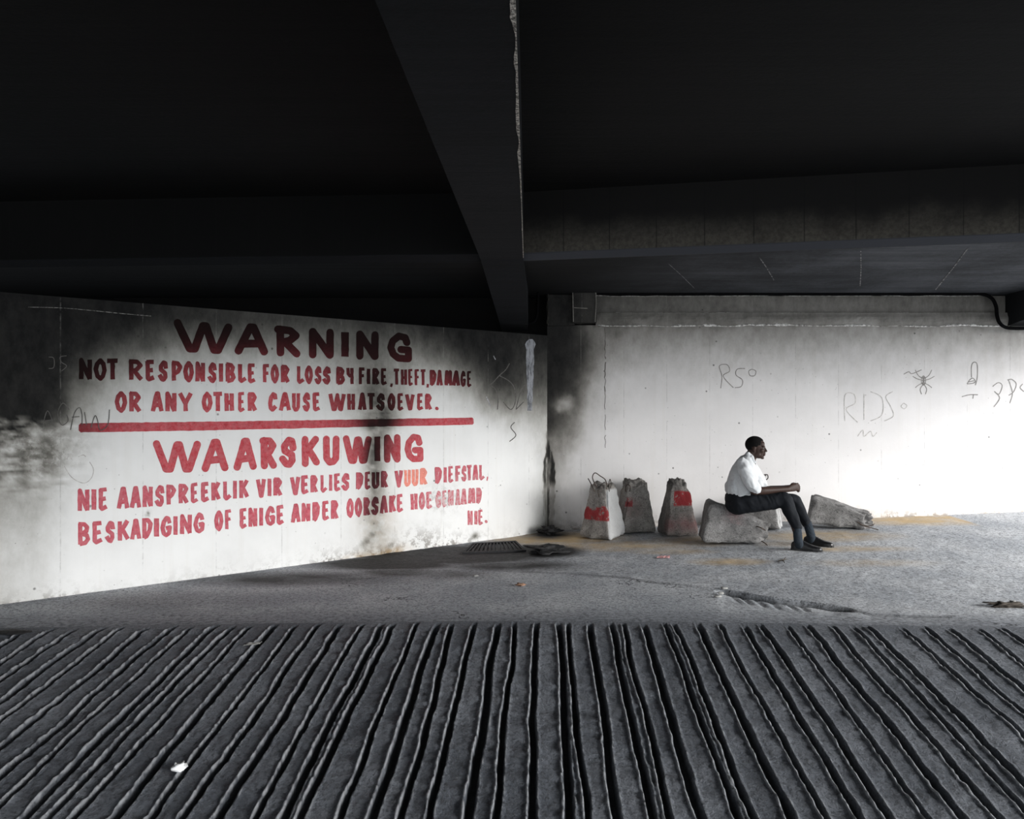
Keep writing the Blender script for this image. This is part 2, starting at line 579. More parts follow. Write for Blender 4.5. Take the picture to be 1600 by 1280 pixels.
k = NT('ramp_concrete')
p = k.pos()
n1 = k.noise(p, 1.5, 5, 0.6); n2 = k.noise(p, 30, 5, 0.7); n3 = k.noise(p, 120, 3, 0.6)
c = k.mix(k.ramp(n1, 0.35, 0.65), (0.104, 0.117, 0.140), (0.178, 0.194, 0.222))
c = k.mix(k.ramp(n2, 0.45, 0.7, 0, 0.6), c, (0.05, 0.054, 0.06))
n4 = k.noise(p, 48, 5, 0.8)
c = k.mix(k.ramp(n4, 0.50, 0.62, 0, 0.7), c, (0.035, 0.038, 0.044))
c = k.mix(k.ramp(k.noise(p, 75, 4, 0.8), 0.58, 0.68, 0, 0.6), c, (0.30, 0.31, 0.33))
c = k.mix(k.ramp(k.attr('lip'), 0.3, 0.9, 0, 0.8), c, (0.46, 0.48, 0.51))  # light catching the groove lips, painted pale
c = k.mix(k.math('MULTIPLY', k.attr('groove'), 0.85), c, (0.012, 0.012, 0.013))  # shade inside the grooves, painted near black
h = k.math('ADD', n2, k.math('MULTIPLY', n4, 0.9))
M_RAMP = k.out(c, 0.68, k.bump(h, 1.0, 0.022), 0.35)
rp = mesh('ramp', np.stack([XR, YR, ZR], -1).reshape(-1, 3), gridfaces(*L.shape, flip=True), M_RAMP, smooth=True,
          attrs={'lip': np.clip(lip / 0.012, 0, 1), 'groove': groove})
tag(rp, 'dark grey concrete ramp cut with long parallel grooves', 'ramp', kind='structure')

# ------------------------------------------------------------------ walls
CX, CY = 0.447, 9.75
DXW, DYW = -0.7828, -0.6224


def left_uz(px, py):
    a = (np.asarray(px, float) - 800) / F
    u = (a * CY - CX) / (DXW - a * DYW)
    yy = CY + u * DYW
    return u, CAMZ + (640 - np.asarray(py, float)) / F * yy


def left_pt(px, py, off=0.0):
    u, z = left_uz(px, py)
    # the wall faces right and towards the camera
    return Vector((CX + float(u) * DXW + off * 0.6224, CY + float(u) * DYW - off * 0.7828, float(z)))


def lin(t):
    t = np.asarray(t, float) / 255.0
    return np.where(t <= 0.04045, t / 12.92, ((t + 0.055) / 1.055) ** 2.4)


def gridmap(cols, rows, vals):
    vals = np.array(vals, float)
    def f(px, py):
        px = np.clip(px, cols[0], cols[-1]); py = np.clip(py, rows[0], rows[-1])
        i = np.clip(np.searchsorted(cols, px) - 1, 0, len(cols) - 2)
        j = np.clip(np.searchsorted(rows, py) - 1, 0, len(rows) - 2)
        c = np.array(cols, float); r = np.array(rows, float)
        fx = (px - c[i]) / (c[i + 1] - c[i]); fy = (py - r[j]) / (r[j + 1] - r[j])
        return (vals[j, i] * (1 - fx) + vals[j, i + 1] * fx) * (1 - fy) + (vals[j + 1, i] * (1 - fx) + vals[j + 1, i + 1] * fx) * fy
    return f


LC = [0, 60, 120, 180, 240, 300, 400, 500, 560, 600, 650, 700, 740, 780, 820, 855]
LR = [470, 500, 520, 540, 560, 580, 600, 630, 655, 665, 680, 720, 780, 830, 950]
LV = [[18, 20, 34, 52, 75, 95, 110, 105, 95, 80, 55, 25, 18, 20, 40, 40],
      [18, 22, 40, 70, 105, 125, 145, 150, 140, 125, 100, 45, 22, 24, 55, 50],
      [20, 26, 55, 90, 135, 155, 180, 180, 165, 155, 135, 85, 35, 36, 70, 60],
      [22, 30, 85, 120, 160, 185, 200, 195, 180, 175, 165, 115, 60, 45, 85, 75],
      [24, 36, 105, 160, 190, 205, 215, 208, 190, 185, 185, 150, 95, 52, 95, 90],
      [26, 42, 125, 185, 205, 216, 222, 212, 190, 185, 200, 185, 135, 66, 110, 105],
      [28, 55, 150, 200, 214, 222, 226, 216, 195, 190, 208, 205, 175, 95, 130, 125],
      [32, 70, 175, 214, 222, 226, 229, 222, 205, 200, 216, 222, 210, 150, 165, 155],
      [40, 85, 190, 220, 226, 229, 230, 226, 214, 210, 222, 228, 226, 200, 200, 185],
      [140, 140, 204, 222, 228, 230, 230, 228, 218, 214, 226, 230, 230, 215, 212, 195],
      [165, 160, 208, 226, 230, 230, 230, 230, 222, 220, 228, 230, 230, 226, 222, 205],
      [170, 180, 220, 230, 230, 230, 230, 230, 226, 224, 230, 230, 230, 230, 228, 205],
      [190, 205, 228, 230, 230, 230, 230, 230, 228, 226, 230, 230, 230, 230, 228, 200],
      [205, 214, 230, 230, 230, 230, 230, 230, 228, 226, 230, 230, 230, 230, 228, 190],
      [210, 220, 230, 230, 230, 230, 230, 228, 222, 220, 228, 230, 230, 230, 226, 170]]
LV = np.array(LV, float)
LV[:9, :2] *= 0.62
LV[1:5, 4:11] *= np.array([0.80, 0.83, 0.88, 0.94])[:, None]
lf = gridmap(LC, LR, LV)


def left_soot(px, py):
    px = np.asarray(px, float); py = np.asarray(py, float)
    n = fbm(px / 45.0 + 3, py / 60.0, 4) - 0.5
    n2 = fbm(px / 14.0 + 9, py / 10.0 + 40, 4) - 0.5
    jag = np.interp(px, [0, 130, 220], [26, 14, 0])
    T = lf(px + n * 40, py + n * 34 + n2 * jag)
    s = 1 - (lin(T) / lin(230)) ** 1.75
    peel = np.exp(-((px - 25) / 85) ** 2) * sstep(648, 662, py) * (1 - sstep(735, 800, py))
    s = np.clip(s + peel * ((fbm(px / 18.0 + 2, py / 6.0 + 11, 6) - 0.48) * 1.15 - 0.08), 0, 1)
    # smoke streak rising from a fire against the wall
    amp = np.interp(py, [545, 580, 620, 650, 668, 675, 700, 740, 780, 810, 850, 880], [0.15, 0.45, 0.72, 0.93, 0.97, 0.62, 0.80, 0.72, 0.58, 0.45, 0.36, 0.3])
    wid = np.interp(py, [545, 600, 660, 676, 720, 800, 880], [40, 32, 30, 19, 17, 20, 26])
    cx = np.interp(py, [545, 620, 670, 720, 800, 880], [578, 588, 590, 589, 589, 592])
    st = amp * np.exp(-(((px - cx) + n * 22) / wid) ** 2) * np.clip(0.98 + 1.3 * n2 + 0.4 * n, 0.3, 1.15)
    stk = fbm(px / 2.2 + 13, py / 16.0, 3)
    wdl = np.interp(py, [520, 680, 705, 722, 745, 830], [1.5, 1.5, 2.5, 5.5, 6.5, 6])
    co = np.interp(py, [520, 690, 705, 752, 765, 835], [0.4, 0.7, 0.97, 0.95, 0.6, 0.7]) * (1 - sstep(wdl - 1, wdl + 1.5, 855 - px + n2 * 4)) * np.clip(0.5 + stk, 0.3, 1)
    s = np.maximum(s, co)
    return np.clip(1 - (1 - s) * (1 - np.clip(st, 0, 0.985)), 0, 0.992)


# left wall: painted face as a fine grid, then its thickness
UMAX = 12.0
US = np.concatenate([np.arange(0, 0.24, 0.01), np.arange(0.24, 6.3, 0.02), np.array([6.3, 7, 8, 10, UMAX])])
TOP = 2.50
ZS = np.concatenate([np.arange(-0.12, TOP, 0.02), [TOP]])
U, ZZ = np.meshgrid(US, ZS)
XW = CX + U * DXW; YW = CY + U * DYW
pw, qw = proj(XW, YW, ZZ)
soot = left_soot(pw, qw)
soot = np.where(U > 6.2, 0.85, soot)
base_row = 640 + F * CAMZ / YW
hgt = base_row - qw                                   # pixels above the ground line
nlow = fbm(U * 5, ZZ * 5, 4)
dirt = np.clip(np.exp(-(hgt / 11.0)) * 0.9 * np.clip(2.6 * fbm(U * 1.1 + 7, ZZ * 0 + 3, 3) - 0.85, 0.12, 1) * (0.35 + 1.3 * nlow), 0, 1)
dirt = np.maximum(dirt, 0.95 * np.exp(-((pw - 655) / 42) ** 2) * np.exp(-(hgt / 26.0) ** 2) * (0.4 + 1.1 * nlow))
dirt = np.maximum(dirt, 0.95 * np.exp(-((pw - 700) / 60) ** 2) * np.exp(-(hgt / 14.0) ** 2))
dirt = np.maximum(dirt, 0.8 * np.exp(-((pw - 60) / 55) ** 2) * np.exp(-((qw - 700) / 40) ** 2) * (0.3 + 1.2 * fbm(U * 9, ZZ * 9, 4)))
dirt = np.maximum(dirt, 0.6 * np.exp(-((pw - 690) / 30) ** 2) * np.exp(-((qw - 780) / 18) ** 2))
for (ax, ay, rx, ry) in [(572, 846, 7, 11), (581, 836, 8, 9), (610, 853, 6, 6), (742, 838, 6, 5), (231, 803, 2.5, 4)]:
    soot = np.maximum(soot, 0.95 * np.exp(-(((pw - ax) + (qw - ay) * 0.4) / rx) ** 2 - ((qw - ay) / ry) ** 2) * np.clip(0.4 + fbm(U * 14, ZZ * 14, 3), 0, 1.05))
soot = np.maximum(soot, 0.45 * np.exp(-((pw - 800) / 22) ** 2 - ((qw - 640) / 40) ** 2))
tanm = 0.9 * np.exp(-((pw - 610) / 26) ** 2) * np.exp(-(hgt / 10) ** 2) + 0.4 * np.exp(-((pw - 590) / 28) ** 2) * np.exp(-((qw - 815) / 45) ** 2) + 0.6 * np.exp(-((pw - 560) / 30) ** 2) * np.exp(-(hgt / 6) ** 2)
M_WALL_L = wall_mat('sooty_white_wall', (0.78, 0.78, 0.775), (0.635, 0.30), 'left')
face = np.stack([XW, YW, ZZ], -1).reshape(-1, 3)
nface = len(face)
fcs = gridfaces(*U.shape, flip=True)
TH = 0.35
bx = [(CX + u * DXW - TH * 0.6224, CY + u * DYW + TH * 0.7828, z) for u, z in ((0, TOP), (UMAX, TOP), (UMAX, -0.12), (0, -0.12))]
tl = (len(ZS) - 1) * len(US)
verts = [tuple(v) for v in face] + bx
fcs = fcs + [tuple(list(range(tl, tl + len(US))) + [nface + 1, nface]), (nface, nface + 1, nface + 2, nface + 3)]
pad = np.zeros(4)
wl = mesh('wall_left', verts, fcs, M_WALL_L,
          attrs={'soot': np.concatenate([soot.ravel(), pad + 0.95]), 'dirt': np.concatenate([np.clip(dirt, 0, 1).ravel(), pad]), 'tan': np.concatenate([np.clip(tanm, 0, 1).ravel(), pad])})
tag(wl, 'long white wall with a painted red warning and black soot', 'wall', kind='structure')

# back wall
WX1 = 8.6
WZ = 2.63
TOPB = 3.02
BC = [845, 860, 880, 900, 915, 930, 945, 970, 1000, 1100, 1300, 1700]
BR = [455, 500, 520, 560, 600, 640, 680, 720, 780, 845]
BV = [[30, 30, 32, 36, 40, 70, 90, 95, 98, 104, 112, 100],  # upper rows: soot plus ceiling shade painted into the tones
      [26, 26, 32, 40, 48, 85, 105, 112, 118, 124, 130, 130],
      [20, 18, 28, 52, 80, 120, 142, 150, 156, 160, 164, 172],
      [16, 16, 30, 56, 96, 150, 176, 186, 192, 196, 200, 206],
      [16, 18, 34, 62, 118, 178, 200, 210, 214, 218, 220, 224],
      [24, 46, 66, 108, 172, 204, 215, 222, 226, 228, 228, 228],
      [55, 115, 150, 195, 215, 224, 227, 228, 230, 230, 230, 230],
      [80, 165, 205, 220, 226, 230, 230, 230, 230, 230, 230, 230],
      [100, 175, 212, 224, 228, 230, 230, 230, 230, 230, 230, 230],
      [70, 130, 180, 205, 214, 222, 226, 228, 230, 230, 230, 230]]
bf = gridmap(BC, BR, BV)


def back_soot_shade(px, py):
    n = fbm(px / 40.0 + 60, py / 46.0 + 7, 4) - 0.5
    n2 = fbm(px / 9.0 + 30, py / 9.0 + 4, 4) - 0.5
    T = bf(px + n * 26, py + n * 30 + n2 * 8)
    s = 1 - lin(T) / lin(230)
    s = np.maximum(s, 0.9 * np.exp(-((px - 868) / 12) ** 2 - ((py - 705) / 28) ** 2) * 0)
    # wet black stain running down the corner
    stk = fbm(px / 2.2 + 13, py / 16.0, 3)
    wdt = np.interp(py, [500, 640, 668, 676, 698, 712, 725, 758, 830, 845], [1.5, 2.2, 3, 2, 4, 10, 13, 13, 11, 14])
    amp = np.interp(py, [500, 668, 672, 690, 700, 752, 764, 800, 835], [0.93, 0.95, 0.5, 0.9, 0.985, 0.98, 0.62, 0.68, 0.8])
    core = np.interp(py, [690, 750, 770, 835], [0.2, 0.5, 0.93, 0.9]) * (1 - sstep(2.5, 5.5, px - 855 + n2 * 3))
    cr_ = np.maximum(amp * (1 - sstep(wdt - 1.5, wdt + 1.5, px - 855 + n2 * 5)) * np.clip(0.55 + 0.9 * stk, 0.3, 1), core)
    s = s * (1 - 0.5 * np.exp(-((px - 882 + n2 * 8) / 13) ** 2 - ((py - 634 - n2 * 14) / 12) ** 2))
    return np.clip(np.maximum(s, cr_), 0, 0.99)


XB = axis([(CX, 0.70, 0.008), (0.70, 7.2, 0.02), (7.2, WX1, 0.2)])
ZB = axis([(-0.1, WZ, 0.02)])
Xb, Zb = np.meshgrid(XB, ZB)
Yb = np.full_like(Xb, CY)
pb, qb = proj(Xb, Yb, Zb)
bs = back_soot_shade(pb, qb)
gl = np.array(gz(Xb, Yb))
hb = (Zb - gl) / 9.75 * F
dirtb = np.clip(np.exp(-hb / 9.0) * (0.3 + 1.2 * fbm(Xb * 5, Zb * 5, 4)), 0, 1)
tanb = 0.7 * np.exp(-hb / 5.0) * np.clip(fbm(Xb * 3 + 4, Zb * 3, 3) * 1.6 - 0.3, 0, 1)
M_WALL_B = wall_mat('white_back_wall', (0.715, 0.70, 0.70), (0.545, 0.33), 'back')
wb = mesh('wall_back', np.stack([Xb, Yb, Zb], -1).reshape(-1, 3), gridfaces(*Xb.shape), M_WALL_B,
          attrs={'soot': bs, 'dirt': dirtb, 'tan': tanb})  # this attribute carries soot and the painted upper shade
tag(wb, 'white concrete back wall behind the seated man', 'wall', kind='structure')
sol = wb.modifiers.new('thickness', 'SOLIDIFY'); sol.thickness = 0.3; sol.offset = -1


def slab(name, xs, z0, z1, yfront, depth, mat, parent, rough_amp=0.0, seed=0, nz_=5):
    """a wall band with a front face that may be rough, and top and bottom returns"""
    zs = np.linspace(z0, z1, nz_)
    A, B = np.meshgrid(xs, zs)
    Yf = yfront - rough_amp * fbm(A * 6 + seed, B * 9 + seed, 4) * np.clip(np.sin((B - z0) / (z1 - z0) * math.pi), 0.25, 1)
    rows = [np.stack([xs, np.full_like(xs, yfront + depth), np.full_like(xs, z0)], -1)]
    zw = z0 + (fbm(xs * 2.3 + seed, xs * 0 + seed, 3) - 0.5) * rough_amp * 1.2
    for r in range(nz_):
        zr = B[r] + (zw - z0 if r == 0 else 0)
        rows.append(np.stack([A[r], Yf[r], zr], -1))
    rows.append(np.stack([xs, np.full_like(xs, yfront + depth), np.full_like(xs, z1)], -1))
    V = np.concatenate(rows, 0)
    px_, py_ = proj(V[:, 0], V[:, 1] * 0 + yfront, V[:, 2])
    so = np.maximum(back_soot_shade(px_, py_), 0.955 if name in ('pier_head', 'corbel_block') else 0)
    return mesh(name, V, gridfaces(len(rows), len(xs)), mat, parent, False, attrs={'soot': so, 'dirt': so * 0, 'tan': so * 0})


xband = axis([(1.06, 6.30, 0.04)])
zb1 = CAMZ + (640 - 489) / F * 9.75
slab('plaster_band', xband, WZ - 0.02, zb1, CY - 0.02, 0.3, M_WALL_B, wb, 0.05, 3, 7)
slab('upper_band', xband, zb1, TOPB - 0.015, CY + 0.02, 0.28, M_WALL_B, wb, 0.008, 9, 5)
slab('upper_band', axis([(6.30, WX1, 0.2)]), WZ, TOPB, CY + 0.12, 0.2, M_WALL_B, wb, 0.0, 5, 4)
slab('pier_head', axis([(CX, 0.79, 0.04)]), WZ - 0.01, 3.01, CY - 0.05, 0.35, M_WALL_B, wb, 0.01, 21, 6)
slab('corbel_block', axis([(0.775, 1.06, 0.04)]), WZ + 0.02, 3.03, CY - 0.14, 0.45, M_WALL_B, wb, 0.008, 31, 6)

M_EDGE = NT('edge_highlight_white')
M_EDGE.out(M_EDGE.mix(M_EDGE.ramp(M_EDGE.noise(M_EDGE.pos(), 26, 5, 0.75), 0.38, 0.6), (0.20, 0.19, 0.18), (0.80, 0.79, 0.77)), 0.9)
M_EDGE = M_EDGE.m
for (zc, yf_, x0, x1, th, sd_, am) in ((3.003, CY - 0.012, 1.06, 6.10, 0.010, 3.0, 0.016), (WZ - 0.012, CY - 0.045, 1.06, 6.22, 0.020, 9.0, 0.03), (zb1 - 0.002, CY - 0.022, 1.3, 6.0, 0.003, 5.0, 0.004)):  # white strips paint the highlights along the band edges
    xs_ = np.arange(x0, x1, 0.02)
    V = []; Fc = []
    for i, x in enumerate(xs_):
        n_ = float(fbm(np.array(x * 3.0), np.array(sd_), 4)); m_ = float(fbm(np.array(x * 11.0), np.array(sd_ + 4), 3))
        zz_ = zc + (n_ - 0.5) * am * 1.6
        t_ = max(0.0015, th * (0.1 + 1.5 * m_ * n_ * 2))
        V += [(x, yf_, zz_ + t_ / 2), (x, yf_ - 0.010, zz_), (x, yf_, zz_ - t_ / 2)]
        if i:
            b = 3 * i
            Fc += [(b - 3, b - 2, b + 1, b), (b - 2, b - 1, b + 2, b + 1)]
    mesh('pale_edge', V, Fc, M_EDGE, wb)['label'] = 'rough pale edge strip with its highlight painted in'

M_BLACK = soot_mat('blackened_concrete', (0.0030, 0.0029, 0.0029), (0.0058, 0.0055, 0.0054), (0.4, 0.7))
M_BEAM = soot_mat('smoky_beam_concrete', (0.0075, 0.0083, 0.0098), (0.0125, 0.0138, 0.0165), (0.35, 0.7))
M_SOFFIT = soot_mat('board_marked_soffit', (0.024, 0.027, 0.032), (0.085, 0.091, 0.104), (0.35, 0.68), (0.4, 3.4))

# dark wall high behind the left wall, and the closed left side
v, f = hexa([(-13, 10.06, 2.0), (9, 10.06, 2.0), (9, 10.3, 2.0), (-13, 10.3, 2.0)], [(-13, 10.06, 3.1), (9, 10.06, 3.1), (9, 10.3, 3.1), (-13, 10.3, 3.1)])
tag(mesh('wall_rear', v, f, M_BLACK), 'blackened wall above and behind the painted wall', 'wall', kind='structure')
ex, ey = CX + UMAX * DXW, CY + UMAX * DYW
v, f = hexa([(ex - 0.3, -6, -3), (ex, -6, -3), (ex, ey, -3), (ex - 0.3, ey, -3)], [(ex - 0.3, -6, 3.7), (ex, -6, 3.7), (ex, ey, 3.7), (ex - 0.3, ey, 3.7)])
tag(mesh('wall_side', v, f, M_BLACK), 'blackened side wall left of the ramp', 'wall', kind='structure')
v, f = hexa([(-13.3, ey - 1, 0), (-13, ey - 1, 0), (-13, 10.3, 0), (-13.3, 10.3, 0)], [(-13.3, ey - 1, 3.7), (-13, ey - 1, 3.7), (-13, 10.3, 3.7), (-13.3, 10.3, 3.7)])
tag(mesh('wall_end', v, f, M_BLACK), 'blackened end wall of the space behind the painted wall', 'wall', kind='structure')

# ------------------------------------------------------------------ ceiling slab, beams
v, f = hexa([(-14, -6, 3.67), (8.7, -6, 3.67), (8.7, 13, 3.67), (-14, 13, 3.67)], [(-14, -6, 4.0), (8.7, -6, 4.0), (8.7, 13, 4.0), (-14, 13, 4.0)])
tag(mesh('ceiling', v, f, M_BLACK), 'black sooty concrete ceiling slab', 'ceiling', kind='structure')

# cross beam: soffit from its front edge back to the wall
FX = np.array([-13.0, -5.19, 0.11, 4.40, 8.7])
FY = np.array([8.30, 7.79, 7.45, 6.60, 5.75])


def fas_y(x):
    return np.interp(x, FX, FY)


xs = axis([(-13, -5, 0.5), (-5, 8.7, 0.05)])
yf = fas_y(xs)
wv = (fbm(xs * 3, xs * 0 + 2, 4) - 0.5) * 0.012
prof = [(0.0, 3.70), (0.0, 3.45), (0.0, 3.25), (0.0, 3.12), (0.0, 3.07), (0.10, 3.02)]
rows = []
for dy, z in prof:
    jz = wv if z in (3.07,) else 0 * wv
    rows.append(np.stack([xs, yf + dy, np.full_like(xs, z) + jz], -1))
V = np.concatenate(rows, 0)
k = NT('fascia_concrete')
p = k.pos()
xx, yy, zz = k.xyz(p)
n1 = k.noise(p, 2.0, 5, 0.6); n2 = k.noise(p, 26, 5, 0.65)
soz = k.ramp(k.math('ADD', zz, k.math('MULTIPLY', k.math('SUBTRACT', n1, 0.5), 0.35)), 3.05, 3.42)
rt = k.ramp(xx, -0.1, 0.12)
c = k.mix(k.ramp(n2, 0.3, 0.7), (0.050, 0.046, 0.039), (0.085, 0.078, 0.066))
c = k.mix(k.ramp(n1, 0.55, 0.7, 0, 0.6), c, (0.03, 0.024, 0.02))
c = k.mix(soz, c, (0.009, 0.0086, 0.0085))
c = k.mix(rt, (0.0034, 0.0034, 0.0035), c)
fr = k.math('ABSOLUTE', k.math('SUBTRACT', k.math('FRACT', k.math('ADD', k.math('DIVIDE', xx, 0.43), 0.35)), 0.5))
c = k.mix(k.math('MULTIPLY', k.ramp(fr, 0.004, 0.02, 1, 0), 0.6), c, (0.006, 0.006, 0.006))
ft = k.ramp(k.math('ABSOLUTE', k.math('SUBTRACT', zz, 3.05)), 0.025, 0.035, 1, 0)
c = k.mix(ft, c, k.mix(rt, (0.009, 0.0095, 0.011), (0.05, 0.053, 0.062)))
M_FAS = k.out(c, 0.88, k.bump(n2, 0.4, 0.008), 0.2)
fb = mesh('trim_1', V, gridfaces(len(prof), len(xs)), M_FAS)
tag(fb, 'dark concrete cross beam spanning above the walls', 'beam', kind='structure')
V = np.concatenate([np.stack([xs, yf + 0.10, np.full_like(xs, 3.02)], -1), np.stack([xs, np.full_like(xs, 9.0), np.full_like(xs, 3.02)], -1),
                    np.stack([xs, np.full_like(xs, 13.0), np.full_like(xs, 3.02)], -1), np.stack([xs, np.full_like(xs, 13.0), np.full_like(xs, 3.5)], -1)], 0)
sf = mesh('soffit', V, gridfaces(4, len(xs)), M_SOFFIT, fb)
tag(sf, 'blue-grey board marked underside')


def ribbon(pts, wid, ends=0.3, round_ends=False):
    """flat stroke outline as strips in 2-D: list of quads and join discs"""
    quads = []
    pts = [np.array(q, float) for q in pts]
    for i in range(len(pts) - 1):
        a, b = pts[i], pts[i + 1]
        d = b - a; ln = np.hypot(*d)
        if ln < 1e-6: continue
        d = d / ln; nrm = np.array([-d[1], d[0]]) * wid / 2
        if i == 0: a = a - d * wid * ends
        if i == len(pts) - 2: b = b + d * wid * ends
        n = max(1, int(np.hypot(*(b - a)) / 5))
        for q in range(n):
            s0 = a + (b - a) * q / n; s1 = a + (b - a) * (q + 1) / n
            quads.append([s0 + nrm, s1 + nrm, s1 - nrm, s0 - nrm])
    for q in (pts if round_ends else pts[1:-1]):
        quads.append([q + np.array([math.cos(t), math.sin(t)]) * wid / 2 for t in np.linspace(0, 2 * math.pi, 13)[:-1]])
    return quads


# pale joint lines on the soffit
def soffit_pt(px, py):
    d = F * (3.02 - CAMZ) / (640 - py)
    return P(px, py, d) + Vector((0, 0, -0.004))


V = []; Fc = []
for a, b in [((1187, 402), (1209, 437)), ((1345, 392), (1344, 446)), ((1512, 388), (1462, 452)), ((1045, 412), (1085, 450))]:
    for q in ribbon([a, ((a[0] + b[0]) / 2 + 1, (a[1] + b[1]) / 2), b], 1.5 if a[0] > 1100 else 0.8):
        o = len(V)
        V += [soffit_pt(*t) for t in q]
        Fc.append(tuple(range(o, o + len(q))))
k = NT('mortar_line')
k.out(k.mix(k.ramp(k.noise(k.pos(), 22, 4, 0.7), 0.42, 0.6), (0.03, 0.032, 0.036), (0.30, 0.30, 0.30)), 0.9)
mesh('mortar_joint', V, Fc, k.m, sf)


def beam(name, label, secs):
    """secs: (xl, xr, y, z bottom); top at the slab"""
    V = []; Fc = []
    for xl, xr, y, z in secs:
        V += [(xl, y, 3.70), (xl, y, z), (xr, y, z), (xr, y, 3.70)]
    for i in range(len(secs) - 1):
        for a in range(3):
            Fc.append((4 * i + a, 4 * i + a + 1, 4 * i + 5 + a, 4 * i + 4 + a))
    Fc.append((3, 2, 1, 0)); e = 4 * (len(secs) - 1)
    Fc.append((e, e + 1, e + 2, e + 3))
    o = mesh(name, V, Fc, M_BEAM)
    tag(o, label, 'beam', kind='structure')
    return o


mb = beam('trim_2', 'main concrete downstand beam running from the camera to the corner',
          [(-0.66, -0.15, -6, 3.02), (-0.489, 0.009, 2.74, 3.02), (-0.306, 0.110, 7.45, 3.02), (-0.147, 0.196, 9.33, 2.60), (-0.13, 0.205, 10.0, 2.58)])
beam('trim_3', 'second concrete downstand beam at the right end of the back wall',
     [(5.6, 6.1, -6, 3.02), (6.10, 6.55, 6.25, 3.02), (6.27, 6.70, 9.70, 2.62), (6.28, 6.72, 10.0, 2.6)])
# chipped pale arris along the right edge of the main beam
V = []; Fc = []
ys = np.arange(2.2, 7.4, 0.02)
for i, y in enumerate(ys):
    xr = np.interp(y, [-6, 2.74, 7.45], [-0.15, 0.009, 0.110])
    n = float(fbm(np.array(y * 5.0), np.array(3.0), 4))
    wd = max(0.0025, 0.016 * (n - 0.22) * 2.2 * float(np.interp(y, [2.2, 4, 5.2, 7.4], [1.3, 0.75, 0.32, 0.2])))
    V += [(xr - wd, y, 3.018), (xr + 0.004, y, 3.016), (xr + 0.004, y, 3.016 + wd * 0.8)]
    if i:
        b = 3 * i
        Fc += [(b - 3, b - 2, b + 1, b), (b - 2, b - 1, b + 2, b + 1)]
k = NT('chipped_concrete')
k.out(k.mix(k.ramp(k.noise(k.pos(), 55, 5, 0.75), 0.4, 0.62), (0.10, 0.09, 0.08), (0.85, 0.80, 0.72)), 0.9)
tag(mesh('pale_edge', V, Fc, k.m, mb), 'pale broken edge')

